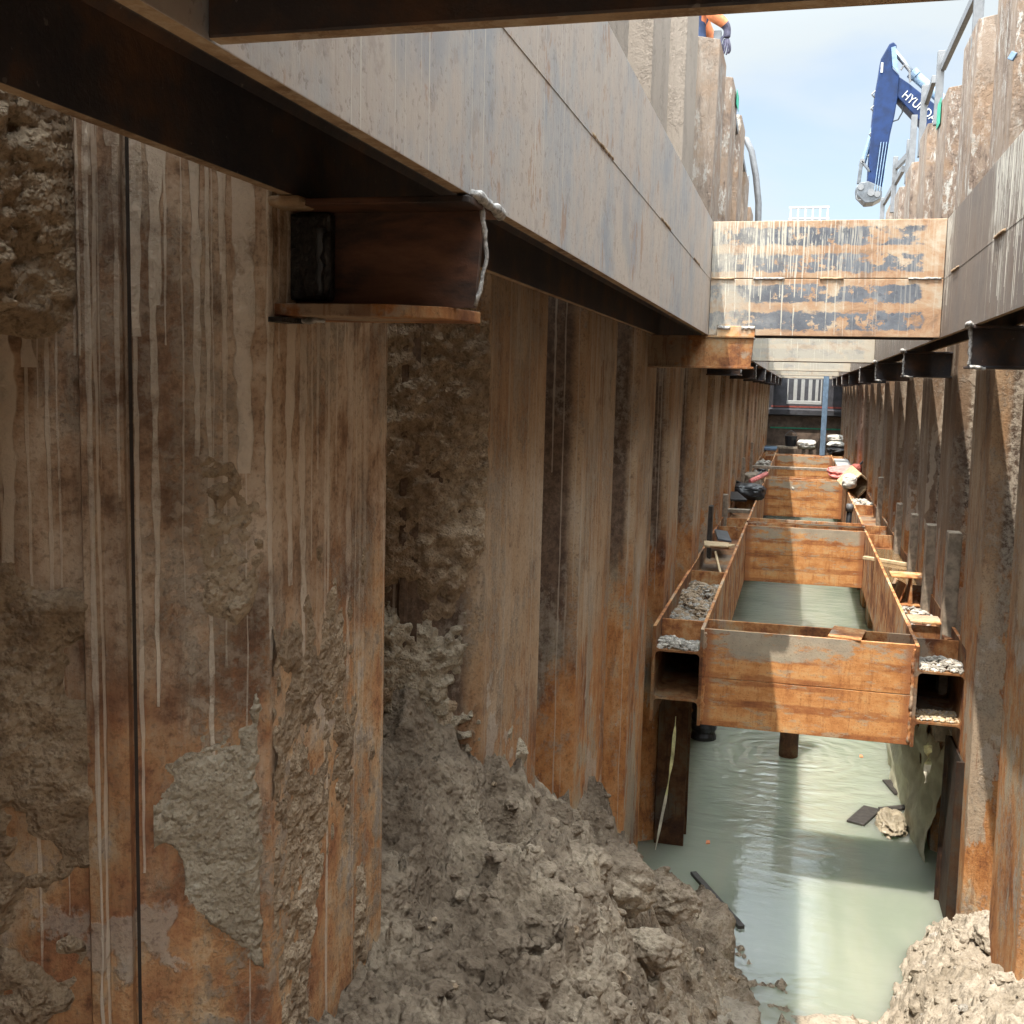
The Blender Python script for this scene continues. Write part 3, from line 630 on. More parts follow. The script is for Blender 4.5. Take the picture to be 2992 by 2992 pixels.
for yy, lb in zip(US, UL):
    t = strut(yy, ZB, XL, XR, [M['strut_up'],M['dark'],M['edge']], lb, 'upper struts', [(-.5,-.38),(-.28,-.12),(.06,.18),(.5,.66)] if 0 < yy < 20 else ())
    if 6 < yy < 7:                                   # cover plate under its left end
        m = MB(); m.box(-.46,-.26,yy-.016,yy-.002,ZB-.02,ZB+.05); m.build('splice_plate', M['rust_lt'], t, bevel=.003)
        for k, (xa, za) in enumerate([(-.46,.325),(-.33,.325),(-.46,.268),(-.33,.268)]): weld([(xa, yy-.014, za), (xa+.07, yy-.014, za)], .011, M['weld'], t, k+70)
    adopt(t)

# ---- brackets under the upper walers (web plate facing along the trench, level flanges)
def bracket(y, x0, x1, side, label, mats=None, near=False, wy=.08):
    t = thing('waler_bracket', label, 'bracket', (x0 if side < 0 else x1, y, .105), 'brackets under the upper walers')
    mt = mats or M['bracket']; zb, zt = .107, ZB-.003; xt = x1 if side < 0 else x0
    m = MB(); m.prism([(x0,zb+.012),(x1-(.012 if side < 0 else 0),zb+.012),(x1,zt-.012),(x0,zt-.012)] if side < 0 else [(x0+.012,zb+.012),(x1,zb+.012),(x1,zt-.012),(x0,zt-.012)], 'y', y+wy, y+wy+.012); m.build('web', mt, t)
    c = .1 if near else .03
    x1f = x1-.032 if near and side < 0 else x1
    bot = [(x0,y),(x1f-c,y),(x1f-(.018 if near else -.004),y+(.06 if near else .02)),(x1f+.002,y+.18),(x0,y+.18)] if side < 0 else [(x0-.004,y+.02),(x0+c,y),(x1,y),(x1,y+.18),(x0-.004,y+.18)]
    m = MB(); m.prism(bot, 'z', zb-(.008 if near else 0), zb+.0115); m.build('flange', M['rust_br'] if near else mt, t, bevel=.002)
    m = MB(); m.box(x0,x1,y+.0,y+.18,zt-.0115,zt-.0005); m.build('flange', mt, t, bevel=.002)
    return t, xt
b1, _ = bracket(1.62, -.83, -.502, -1, 'big near left waler bracket with bare cut end and pale weld slag', None, True)
weld([(-.505,1.70,.28),(-.497,1.712,.2),(-.512,1.70,.122)], .0045, M['weld'], b1, 1)
weld([(-.52,1.64,.287),(-.503,1.66,.288),(-.497,1.70,.283),(-.498,1.80,.276)], .0085, M['weld'], b1, 2)
weld([(-.755,1.672,.235),(-.757,1.672,.13)], .009, M['weld_dk'], b1, 4); weld([(-.765,1.67,.24),(-.768,1.67,.135)], .008, M['steelgrey'], b1, 14)
weld([(-.828,1.66,.094),(-.75,1.65,.093)], .005, M['weld'], b1, 5)
m = MB(); m.prism([(-.829,-.829*0+1.60),(-.829,1.66),(-.79,1.66),(-.80,1.60)], 'z', .088, .096); m.build('scorched_tab', M['weld_dk'], b1)
m = MB(); m.box(-.828,-.752,1.676,1.699,.128,.268); m.build('scorched_plate', M['weld_dk'], b1, bevel=.006)
m = MB(); m.box(-.835,-.77,1.60,1.66,.268,.284); m.build('packer', M['edge'], b1, bevel=.006)
adopt(b1)
LBL = ['brown left bracket reaching under the wide banded strut', 'dark left bracket beyond the wide banded strut', 'second dark left bracket beyond the wide banded strut']
b, _ = bracket(6.02, -.83, -.262, -1, LBL[0], M['rust_br'], wy=.012); adopt(b)
for k, yy in enumerate([9.2, 12.2, 15.2, 18.2, 21.2, 24.2, 27.2]):
    b, x = bracket(yy, -.83, -.49, -1, LBL[1+k] if k < 2 else 'small dark bracket in the far row under the left waler', M['dark'])
    weld([(x, yy+.0, .26), (x, yy, .12)], .006, M['weld'], b, k); adopt(b)
RBL = ['large shadowed right bracket at the right edge, welded under the splashed waler', 'second right bracket with a pale weld at its lower corner', 'third right bracket, half hidden behind the second']
for k, yy in enumerate([1.9, 4.87, 7.95, 10.9, 13.9, 17., 20., 23., 26.]):
    b, x = bracket(yy, .665, 1.01, 1, 'right bracket nearer than the frame edge' if k == 0 else (RBL[k-1] if k < 4 else 'small dark bracket in the far row under the right waler'), M['dark'])
    weld([(x-.003, yy+.0, .285), (x-.003, yy+.04, .28), (x, yy+.03, .115)], .008, M['weld'], b, k+30)
    if k < 4: weld([(x, yy, .112), (x+.06, yy-.003, .106)], .009, M['weld'], b, k+50); weld([(x-.02, yy-.06, .284), (x-.01, yy+.12, .284)], .012, M['weld'], b, k+60)
    adopt(b)

# ---- lower frames
FR = [(6.605, 12.2, [6.605, 11.9]), (12.32, 18.6, [12.32, 18.3]), (18.72, 25.35, [18.72, 25.05]), (25.47, 28.7, [25.47])]
FN = ['nearest', 'second', 'third', 'farthest']
LM = [M['strut_lo'], M['rust'], M['rust_lt']]
for i, (y0, y1, ss) in enumerate(FR):
    for side in (-1, 1):
        u0, u1 = (LXL-.31, LXL) if side < 0 else (LXR, LXR+.29)
        t = waler(u0, u1, y0-.02 if i == 0 else y0, y1, LZB, [M['rust'],M['rust_dk'],M['rust_lt']], 'rusty %s waler of the %s lower frame, its top channel open' % ('left' if side < 0 else 'right', FN[i]), GL)
        for k, ys in enumerate([y0+.27, (y0+y1)/2-.6, y1-.4]):      # stiffener plates across the open top channel
            m = MB(); m.box(u0+.022, u1-.022, ys, ys+.014, LZT-.14, LZT-.012)
            m.build('stiffener', M['rust_lt'] if k == 0 else M['rust'], t, bevel=.003)
        if side < 0 and i == 0:
            pass
        adopt(t)
    for j, ys in enumerate(ss):
        lb = {(0,0): 'orange rusty front strut of the nearest lower frame, puddle on top', (0,1): 'orange and grey rear strut of the nearest lower frame'}.get((i, j), '%s strut of the %s lower frame' % (['front', 'rear'][j], FN[i]))
        t = strut(ys, LZB+.002, LXL, LXR, LM, lb, 'lower struts')
        if i == 0 and j == 0:
            for x in (LXL+.006, LXR-.006): weld([(x, ys-.004, LZB+.02), (x, ys-.004, LZT-.02)], .012, M['rust'], t, int(x*9))
        adopt(t)
mb = MB(); mb.box(LXL+.03, .58, 6.628, 6.882, -1.6, -1.575); o = mb.build('puddle', plain('puddle_water', (.05,.04,.03), .02, 0, .1, 3, 0., .6))
tag(o, 'shallow puddle reflecting the sky on the front orange strut', 'puddle')
mb = MB(); mb.box(.72+.03, .98, 8.95, 11.2, -1.6, -1.53); tag(mb.build('puddle', plain('muddy_water', (.16,.1,.05), .03, 0, .2, 3, 0.)), 'brown puddle lying in the right waler channel of the nearest frame', 'puddle')
# posts below the lower frame
def hpost(name, x0, x1, y0, y1, z0, z1, mat, label):
    P, ms = ibeam(y0, y1, x0, x1, .014, .012, .01)
    m = MB(); m.prism([(b, a) for a, b in P], 'z', z0, z1); return tag(m.build(name, mat, bevel=.002), label, 'post', 'posts in the water')
hpost('support_post', -.818, -.62, 7.2, 7.42, -4.2, LZB-.003, M['post'], 'dark rusty post standing in the water under the left waler end')
hpost('support_post', .952, 1.017, 6.4, 6.9, -4.2, LZB-.003, M['post_dk'], 'dark narrow post in the water against the right wall')
o = MB(); o.tube([(.05,9.35,-4.2),(.05,9.35,-3.0),(.055,9.35,-2.7),(.045,9.35,-2.4),(.05,9.35,-2.0)], [.082,.08,.072,.082,.078], 14)
tag(o.build('pile_stub', M['post'], smooth=True), 'short dark post rising from the water below the front orange strut', 'post')
def ico(sub=1):
    bm = bmesh.new(); bmesh.ops.create_icosphere(bm, subdivisions=sub, radius=1); V = np.array([v.co[:] for v in bm.verts]); F = np.array([[v.index for v in f.verts] for f in bm.faces]); bm.free(); return V, F
# ================================================================= SOIL
def tps(pts, XY):
    """smooth height surface through control points"""
    P = np.array(pts, float); A = P[:, :2]
    d = np.linalg.norm(A[:, None]-A[None], axis=2)
    K = np.sqrt(d*d+.01)
    Q = np.hstack([np.ones((len(P), 1)), A])
    Mx = np.block([[K+np.eye(len(P))*-.003, Q], [Q.T, np.zeros((3, 3))]])
    w = np.linalg.solve(Mx, np.concatenate([P[:, 2], np.zeros(3)]))
    D = np.sqrt(((XY[:, None]-A[None])**2).sum(2)+.01)
    return D@w[:len(P)]+w[len(P)]+XY@w[len(P)+1:]
def rubble(P, amp, sc, s=0):
    d1, d2, r = worley(P*sc, s)
    return amp*(r*.9+.3)*np.clip(1-d1*1.25, 0, 1)**.6*(r > .25)
def mound(name, pts, x0, x1, nx, ys, mat, seed, a1=.12, a2=.06, rub=1.):
    X = np.linspace(x0, x1, nx); U, W = np.meshgrid(X, ys, indexing='ij'); XY = np.stack([U.ravel(), W.ravel()], 1)
    z = tps(pts, XY); P = np.column_stack([XY, z*.8])
    lump = fbm(P*2.6, 4, seed); ridge = 1-np.abs(fbm(P*5.5, 4, seed+9))*1.6
    z = z+a1*lump*.7+a2*(ridge-.6)*.9
    P2 = np.column_stack([XY+.03*np.stack([fbm(P*9, 3, seed+3), fbm(P*9, 3, seed+5)], 1), z])
    msk = sstep(-.25, .35, fbm(P*1.9, 3, seed+21))
    z = z+rubble(P2, .07*rub, 6.5, seed)*msk+rubble(P2, .042, 15, seed+50)*(.5+.5*msk)+rubble(P2, .02, 32, seed+80)+.01*fbm(P*55, 2, seed+12)+.012*fbm(P*22, 4, seed+33)
    V = np.column_stack([XY+.025*np.stack([fbm(P*7, 3, seed+60), fbm(P*7, 3, seed+61)], 1), z])
    return npmesh(name, V, quads(nx, len(ys)), mat)
cp = [(-1.19,1.0,-1.18),(-.83,1.2,-1.24),(-.83,1.85,-1.25),(-.83,2.12,-1.24),(-1.19,2.5,-.86),(-1.05,2.72,-.84),(-.95,2.83,-.91),(-.83,2.93,-1.07),(-.83,2.5,-1.14),(-.8,3.52,-1.4),(-1.15,4.0,-1.6),(-.8,4.5,-1.87),(-.8,5.0,-2.12),
      (-1.15,5.4,-2.45),(-.8,5.8,-2.62),(-.82,6.17,-2.85),(-.8,6.5,-3.12),(-.62,6.28,-3.1),(-.43,6.42,-3.12),(-.45,6.1,-2.93),(-.26,5.95,-3.11),(-.2,5.5,-3.1),(-.18,5.16,-3.1),(-.05,4.6,-3.08),
      (-.5,5.3,-2.72),(-.5,4.6,-2.3),(-.5,3.8,-1.83),(-.45,3.0,-1.52),(-.5,2.4,-1.36),(-.55,1.9,-1.3),(-.35,1.4,-1.4),(-.15,2.2,-1.68),(-.2,3.0,-2.0),(-.22,3.8,-2.4),(-.3,4.6,-2.72),(.05,3.4,-2.6),(.1,2.2,-2.1),
      (.25,4.6,-3.05),(.25,5.3,-3.16),(.2,5.9,-3.35),(-.1,6.4,-3.5),(.5,6.4,-3.5),(-.5,7.3,-3.6),(.3,7.3,-3.8),
      (.3,3.5,-2.75),(.5,2.5,-2.3),(.45,4.3,-2.98),(.2,1.2,-1.7),(.9,1.2,-1.6),(1.0,2.5,-1.9),(1.0,3.6,-2.1),(-.8,.3,-1.3),(.2,.3,-1.6),(1.0,.3,-1.6)]
ys = np.concatenate([np.linspace(.2, 1.2, 30, endpoint=False), np.linspace(1.2, 4.2, 330, endpoint=False), np.linspace(4.2, 7.3, 190)])
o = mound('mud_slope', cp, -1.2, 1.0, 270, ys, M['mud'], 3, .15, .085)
tag(o, 'steep lumpy grey-brown mud slope against the left wall running down into the water', 'mud slope')
from mathutils.bvhtree import BVHTree
def strew(o, n, x0, x1, y0, y1, smin, smax, mats, label, seed):
    """loose clods and stones lying on a mound, too many to count"""
    me = o.data; bv = BVHTree.FromPolygons([v.co for v in me.vertices], [p.vertices for p in me.polygons]); rs = np.random.RandomState(seed)
    V0, F0 = ico(2); Vs = []; Fs = []; mi = []; k = 0
    for _ in range(n):
        x_, y_ = rs.uniform(x0, x1), rs.uniform(y0, y1); h = bv.ray_cast(Vector((x_, y_, 2)), Vector((0, 0, -1)))
        if h[0] is None or h[0].z < ZW-.02: continue
        s = smin*(smax/smin)**(rs.rand()**2.6); q = V0*(1+.35*fbm(V0*1.6+rs.rand()*50, 2, seed)[:, None])*np.array([1, .7+.5*rs.rand(), .5+.4*rs.rand()])*s
        a = rs.rand()*6.3; q = q@np.array([[np.cos(a), np.sin(a), 0], [-np.sin(a), np.cos(a), 0], [0, 0, 1]])
        Vs.append(q+np.array(h[0])); Fs.append(F0+len(V0)*k); mi += [int(rs.rand() < .12)]*len(F0); k += 1
    p = npmesh('loose_stones', np.vstack(Vs), np.vstack(Fs), mats, None, False, mi); p['kind'] = 'stuff'; p['label'] = label; p['category'] = 'loose stones'
strew(o, 1500, -.79, .1, 1.7, 6.1, .006, .032, [M['mud'], M['crust']], 'loose clods and small stones scattered over the mud slope', 4)
cr = [(.38,5.45,-3.25),(.52,5.5,-3.2),(.5,4.9,-3.1),(.48,4.4,-2.98),(.6,5.35,-3.06),(.68,5.84,-3.12),(.75,5.8,-2.98),(.9,6.1,-2.95),(.93,6.52,-3.12),(1.0,6.3,-2.98),(1.15,6.2,-2.85),(1.1,6.8,-3.2),(.72,5.3,-2.84),(.82,5.5,-2.76),(.95,5.75,-2.73),(1.0,5.5,-2.66),(1.0,5.2,-2.66),
      (.85,4.9,-2.62),(.7,4.7,-2.72),(1.0,4.6,-2.36),(.8,4.2,-2.4),(.65,3.8,-2.5),(1.0,3.8,-2.2),(1.2,4.5,-2.3),(1.3,5.5,-2.6),(.6,6.3,-3.4),(.3,6.0,-3.4),(.9,7.,-3.5)]
o = mound('mud_bank', cr, .32, 1.36, 170, np.linspace(3.7, 7.0, 420), M['clay'], 77, .1, .025, .55)
tag(o, 'pale lumpy clay bank at the bottom right against the right wall', 'mud bank')
strew(o, 500, .6, 1.3, 4.2, 6.2, .006, .04, [M['clay'], M['gravel']], 'loose clods and stones on the pale clay bank', 6)
# clay smeared on the right wall at the water line
def crust(poly, z0, z1, res, thf, mat, name, label, cat='caked soil', out=1):
    """soil stuck to a wall: a displaced sheet whose edges taper into the steel"""
    poly = [np.array(q, float) for q in poly]; S = [0]
    for a, b in zip(poly[:-1], poly[1:]): S.append(S[-1]+np.linalg.norm(b-a))
    n = int(S[-1]/res)+2; s = np.linspace(0, S[-1], n); px = np.interp(s, S, [q[0] for q in poly]); py = np.interp(s, S, [q[1] for q in poly])
    tx = np.gradient(px); ty = np.gradient(py); L = np.hypot(tx, ty); nx_, ny_ = ty/L*out, -tx/L*out
    k = max(1, int(.03/res)); ker = np.ones(2*k+1)/(2*k+1)
    nx_ = np.convolve(np.pad(nx_, k, 'edge'), ker, 'valid'); ny_ = np.convolve(np.pad(ny_, k, 'edge'), ker, 'valid')
    z = np.linspace(z0, z1, int((z1-z0)/res)+2)
    Sg, Zg = np.meshgrid(s, z, indexing='ij'); X0 = np.repeat(px[:, None], len(z), 1); Y0 = np.repeat(py[:, None], len(z), 1)
    P = np.stack([X0.ravel(), Y0.ravel(), Zg.ravel()], 1)
    t = thf(Sg.ravel()/S[-1], (Zg.ravel()-z0)/(z1-z0), P)
    N = np.stack([np.repeat(nx_[:, None], len(z), 1).ravel(), np.repeat(ny_[:, None], len(z), 1).ravel(), 0*t], 1)
    V = P+N*np.clip(t, -.006, None)[:, None]
    F = quads(len(s), len(z)); keep = t[F].max(1) > .0
    F = F[keep]; used = np.unique(F); mp = -np.ones(len(V), int); mp[used] = np.arange(len(used))
    o = npmesh(name, V[used], mp[F], mat); return tag(o, label, cat, 'soil stuck to the sheet piles')
def grit(P, s=0, a=1.):
    return a*(.012*fbm(P*14, 4, s)+rubble(P, .012, 28, s)+rubble(P, .007, 60, s+9)+.003*fbm(P*70, 2, s+4))
xi, xm, w = WL-DEP, WL-DEP/2, WL
rec = lambda k: [(w-.02, LP[k][1]+.02), (xm, LP[k][1]+.12), (xi, LP[k][1]+.24), (xi, LP[k+1][0]-.24), (xm, LP[k+1][0]-.12), (w, LP[k+1][0])]
k1 = next(i for i, q in enumerate(LP) if abs(q[0]-1.6) < .01)
r0 = rec(k1-1)[2:]; fl = [(xm+.03, LP[k1][0]-.10), (w+.004, LP[k1][0]+.0), (w+.004, LP[k1][0]+.25)]
# soil plug high in the recess at the left edge
def th(u, v, P):
    low = .08+.05*fbm(P*4, 3, 3)
    e = np.minimum((1-u)*3.2+.02, 1)*np.minimum((v-low)/.1, 1.)
    return .11*np.clip(e, -.4, 1)-.02*(1-np.clip(e, 0, 1))+grit(P, 4, 1.9)*np.clip(e*2, 0, 1)
crust([(xi,LP[k1][0]-.62),(xi, LP[k1][0]-.24), (xm-.035, LP[k1][0]-.145)], -.03, .62, .0055, th, M['crust'], 'soil_plug', 'thick gravelly soil plug high in the recess at the left edge')
def th(u, v, P):
    b = fbm(P*3.2, 4, 8)+.25*np.sin(v*9)
    b = b+.35*fbm(P*16, 3, 13); e = sstep(.0, .6, b+.12-np.abs(u-.6)*.5-np.clip(.12-v, 0, 1)*3-np.clip(v-.85, 0, 1)*4)
    return .02*e-.005+grit(P, 12, .8)*e
crust([(xi,LP[k1][0]-.5),(xi, LP[k1][0]-.24), (xm-.03, LP[k1][0]-.14)], -1.15, -.22, .006, th, M['crust'], 'soil_crust', 'patchy lumpy soil crust low in the recess at the left edge')
# grey grout patch on the near flank
def th(u, v, P):
    n1 = .1*fbm(P*7, 3, 5)+.11*fbm(P*24, 4, 15)+.09*fbm(P*70, 3, 16)
    top = .8+.16*u*u; bot = .36-.32*u+.5*np.clip(.22-u, 0, 1)*0
    e = np.minimum(np.minimum((top-v)/.1+n1*5, (v-bot)/.04+n1*4), (.97-u)/.06+n1*5)
    hole = 1.5-((u-.10)/.13)**2-((v-.36)/.1)**2
    e = np.minimum(e, -hole*3+n1*3)
    e = np.clip(e, -1, 1)
    k_ = sstep(-.12, .12, e)
    return -.005+.0075*k_+.005*sstep(0, 1, e)+grit(P, 6, .3)*k_
crust([(xm+.03, LP[k1][0]-.098), (w-.003, LP[k1][0]-.006)], -1.0, -.5, .0035, th, M['grout'], 'grout_patch', 'broken pale grey grout patch on the near mud-streaked pile')
# rough grit below the runs on the near flank
def th(u, v, P):
    b = fbm(P*np.array([6, 6, 3.5]), 4, 18); e = sstep(.05, .4, b+.25-np.abs(u-.72)*1.3-np.abs(v-.5)*.9)
    return -.004+.008*e+grit(P, 22, .75)*e
crust([(xm+.04, LP[k1][0]-.095), (w-.002, LP[k1][0]-.004)], -.42, .16, .004, th, M['crust'], 'soil_crust', 'gritty soil crust beside the drip edge of the near pile, above the grout patch')
def th(u, v, P):
    b = fbm(P*np.array([7, 7, 1.6]), 4, 44); e = sstep(.05, .45, b+.16-np.clip(v-.75, 0, 1)*2)
    return -.003+.006*e+grit(P, 47, .6)*e
crust([(w+.002, LP[k1][0]+.01), (w+.002, LP[k1][1]-.02)], -1.25, -.3, .005, th, M['crust'], 'soil_crust', 'scabby soil streaks low on the face of the pile under the near bracket')
# recess 2: soil hanging in it, top to bottom
r2 = rec(k1)[1:]
def th(u, v, P):
    b = fbm(P*3., 4, 28); e = sstep(-.4, .25, b+.2-np.clip(u-.9, 0, 1)*7-.3*sstep(.3, .0, v)*(u < .5)-.2*np.exp(-((u-.78)/.05)**2))
    fade = np.clip((v-.03)/.06, 0, 1)
    return fade*(np.where(u > .72, .018, .05)*e+grit(P, 31, 1.5)*e)-.004
crust(r2, -1.1, .3, .0065, th, M['crust'], 'soil_crust', 'dark gravelly soil hanging in the recess right of the near bracket')
def th(u, v, P):
    n1 = .16*fbm(P*5, 3, 38)+.12*fbm(P*18, 4, 39)+.1*fbm(P*50, 2, 40)
    e = np.minimum(np.minimum((1.02-.5*np.clip(u-.4, 0, 1)-v)/.25+n1*4, (.93-u)/.12+n1*4), np.minimum((u-.42)/.12+n1*3, (v-.22-.5*np.clip(.75-u, 0, 1))/.2+n1*4))
    k_ = sstep(-.1, .25, e); return -.006+.012*k_+np.where(u > .72, .02, .055)*sstep(0, .8, e)+grit(P, 36, 1.1)*k_
crust(r2, -1.12, -.5, .0065, th, M['grout'], 'soil_crust', 'bright grey gravel crust low in the recess right of the near bracket')
def th(u, v, P):
    e = sstep(0, .5, fbm(P*4, 4, 66)+.15-np.abs(v-.5)*.8); return -.004+.02*e+grit(P, 67, 1.)*e
crust([(w+.002, LP[k1+1][0]+.05), (w+.002, LP[k1+1][0]+.45)], -1.35, -1.02, .007, th, M['grout'], 'grout_patch', 'small grey grout lump low on the drip-lined pile above the mud')
def th(u, v, P):
    b = fbm(P*2.4, 4, 91); e = sstep(0, .4, b+.2); return -.004+.022*e+grit(P, 92, 1.2)*e
crust(rec(k1+1)[2:-1], -.95, .27, .009, th, M['crust'], 'soil_crust', 'dark soil crust in the second recess past the near bracket')
# right: clay stuck to the wall at the water
xr = [(1.06, 7.5), (.99, 7.75), (.93, 8.3), (.94, 9.2), (.93, 10.2), (1.05, 10.6)]
def th(u, v, P):
    n1 = fbm(P*3, 4, 55); return .02+.05*n1+.05*(1-v)-.05*np.clip(v-.8, 0, 1)*5
o = crust([(1.05,7.45)]+xr[1:], -3.3, -2.25, .014, th, plain('silt_smear', (.33,.31,.225), .8, 0, .25, 5, .3), 'clay_bank', 'olive grey silt bank standing in the water against the right wall', 'silt bank', -1)

# ---- loose stones
ICO1 = ico(1); ICO4 = ico(5)
def rock(name, c, size, mat, label, seed, grp=None):
    V, F = ICO4; V = V.copy()
    r = 1+.28*fbm(V*1.3+seed, 4, seed)+.1*(1-np.abs(fbm(V*3+seed, 3, seed+1)))+rubble(V+seed*.37, .12, 3.5, seed)+.03*fbm(V*9, 3, seed)
    V = V*r[:, None]*np.array(size); V = V+np.array(c)
    o = npmesh(name, V, F, mat); return tag(o, label, 'rock', grp)
rock('mud_lump', (-.37,5.78,-3.1), (.15,.26,.26), M['mud'], 'rounded dark mud lump at the water edge of the slope', 3)
rock('rock', (1.06,5.45,-2.62), (.11,.13,.09), M['clay'], 'square pale block on the clay bank against the right wall', 9)
rock('rock', (-.17,4.92,-3.02), (.14,.2,.14), M['clay'], 'pale flat rock half in the water at the foot of the slope', 14)
rock('rock', (.2,5.2,-3.14), (.13,.09,.06), M['clay'], 'small pale stone just breaking the water at the bottom edge', 21)
rock('rock', (.34,5.3,-3.17), (.2,.12,.085), M['clay'], 'drowned tan stone under the water at the bottom edge', 25)
for k, (x_, y_, z_, s_) in enumerate([(-.52,3.35,-1.6,.1),(-.56,2.95,-1.38,.085),(-.62,2.72,-1.28,.05),(-.35,3.2,-1.72,.065),(-.45,2.55,-1.42,.05),(-.3,2.75,-1.72,.06),(-.62,3.9,-1.78,.1),(-.42,4.1,-2.0,.09),(-.6,2.3,-1.3,.055)]):
    rock('mud_clod', (x_,y_,z_), (s_*1.25,s_*.9,s_*.8), M['mud'], ['biggest cracked clod in the middle of the mud slope','flat broken clod left of the biggest one','small clod high on the mud slope near the pile edge','rounded clod right of the biggest one','small clod low in the foreground mud','broken clod near the bottom edge toward the water','upper clod of the pair on the far half of the slope','lower clod of the pair on the far half of the slope','tan clod close to the near pile foot'][k], 40+k)
def pebbles(x0, x1, y0, y1, zf, n, smin, smax, mats, name, label, seed, parent=None):
    rs = np.random.RandomState(seed); V0, F0 = ICO1; Vs = []; Fs = []; mi = []
    for k in range(n):
        s = smin+(smax-smin)*rs.rand()**2.2; x_, y_ = rs.uniform(x0, x1), rs.uniform(y0, y1)
        q = V0*(1+.25*rs.randn(len(V0), 1)*.6)*np.array([1, .8+.4*rs.rand(), .45+.4*rs.rand()])*s
        a = rs.rand()*6.3; c, d = np.cos(a), np.sin(a); q = q@np.array([[c, d, 0], [-d, c, 0], [0, 0, 1]])
        Vs.append(q+np.array([x_, y_, zf(x_, y_)])); Fs.append(F0+len(V0)*k); mi += [int(rs.rand() < .3)]*len(F0)
    o = npmesh(name, np.vstack(Vs), np.vstack(Fs), mats, parent, False, mi)
    o['kind'] = 'stuff'; o['label'] = label; o['category'] = 'gravel'; return o
GM = [M['gravel'], M['pebble']]
def heap(x0, x1, y0, y1, h, seed, label, n=500, smax=.022, mats=None):
    cx, cy = (x0+x1)/2, (y0+y1)/2; b = -1.6
    f = lambda x_, y_: b+h*(1-.75*abs((y_-cy)/(y1-cy))**2)*(.55+.45*math.sin(x_*23+y_*9+seed)*.6)
    return pebbles(x0, x1, y0, y1, f, n, .006, smax, mats or GM, 'gravel', label, seed)
heap(-.78,-.525,6.6,6.86,.05,1,'grey gravel in the left waler end of the nearest frame',420,.022)
heap(.745,.98,6.6,6.86,.06,2,'pale gravel on the right waler end of the nearest frame',420,.026,[M['gravel'],M['pebble']])
heap(-.78,-.525,7.1,8.9,.11,3,'dirty grey rubble heaped in the left waler channel of the nearest frame',1500,.034,[M['crust'],M['gravel']])
heap(-.78,-.525,12.5,13.3,.07,4,'grey gravel in the left waler channel of the second frame',420,.026)
heap(.745,.98,15.0,16.0,.16,5,'pale stones heaped in the right waler channel of the second frame',420,.05,[M['pebble'],M['gravel']])
heap(-.45,.6,18.33,18.98,.12,6,'pale gravel lying on the third lower strut pair',600,.045,[M['pebble'],M['gravel']])
heap(-.78,-.525,20.8,23.5,.22,7,'grey rubble in the left waler channel of the third frame',420,.06)
heap(.75,.98,7.9,8.5,.06,8,'small stones beside the beam offcut in the right waler channel',120,.03)
o = pebbles(.75,.985,6.6,6.83,lambda a,b: -1.889,600,.004,.012,[M['wood_lt'],M['pebble']],'gravel','sandy grit on the lower ledge of the right waler end',31)

# ================================================================= THINGS IN THE FRAME
def flat(name, c, size, rz, tilt, mat, label, cat, bev=.004, group=None):
    m = MB(); rot = Matrix.Rotation(rz, 3, 'Z')@Matrix.Rotation(tilt[0], 3, 'X')@Matrix.Rotation(tilt[1], 3, 'Y')
    m.obox(c, size, rot); return tag(m.build(name, mat, bevel=bev), label, cat, group)
flat('steel_plate', (.34,6.76,-1.447), (.19,.3,.012), -.15, (.0,.04), M['rust'], 'orange rusty plate lying across the puddled front strut', 'steel plate')
t = thing('offcut_box', 'pale rusty steel offcut with a square top in the right waler channel', 'steel offcut', (.86,7.4,-1.59))
m = MB(); m.obox((.85,7.46,-1.465), (.2,.32,.014), Matrix.Rotation(-.06,3,'X')); m.build('top_plate', M['rust_lt'], t, bevel=.003)
m = MB(); m.obox((.85,7.33,-1.53), (.18,.014,.1), Matrix.Identity(3)); m.build('front_plate', M['rust_dk'], t); 
m = MB(); m.prism([(.93,7.05),(.985,7.1),(.93,7.2)], 'z', -1.59, -1.5); m.build('gusset', M['rust'], t); adopt(t)
t = thing('beam_offcut', 'rusty short beam offcut standing on end in the right waler channel', 'steel offcut', (.85,8.6,-1.59))
m = MB(); m.box(.725,.965,8.55,8.8,-1.378,-1.366); m.build('flange', M['rust_lt'], t, bevel=.003)
m = MB(); m.box(.78,.94,8.55,8.8,-1.589,-1.577); m.build('flange', M['rust'], t, bevel=.003)
m = MB(); m.prism([(.855,-1.575),(.885,-1.575),(.872,-1.38),(.868,-1.38)], 'y', 8.57, 8.78); m.build('web', M['rust'], t); adopt(t)
flat('steel_plate', (.79,8.75,-1.5), (.012,.3,.14), .2, (0,.3), M['rust_lt'], 'leaning pale rusty plate behind the beam offcut', 'steel plate')
flat('timber_batten', (.83,10.3,-1.515), (.05,.5,.03), .9, (0,0), M['wood_lt'], 'pale batten lying in the brown puddle', 'timber')
flat('timber_board', (-.66,9.75,-1.38), (.22,.3,.02), .1, (0,.05), M['wood_lt'], 'broken pale board bridging the left waler channel', 'timber board')
flat('timber_board', (-.6,9.62,-1.365), (.16,.16,.016), -.4, (0,-.06), M['wood_lt'], 'small pale board on top of the broken board', 'timber board')
flat('steel_plate', (-.67,10.7,-1.42), (.13,.7,.02), .12, (.0,.12), M['steelgrey'], 'bare grey plate leaning in the left waler channel', 'steel plate')
flat('timber_prop', (-.62,9.45,-1.5), (.02,.3,.02), .3, (.6,0), M['wood_lt'], 'thin pale stick under the broken board', 'timber')
flat('plank', (.03,20.1,-1.385), (1.82,.16,.045), .02, (0,0), M['wood'], 'long grey plank laid across the third lower frame', 'plank')
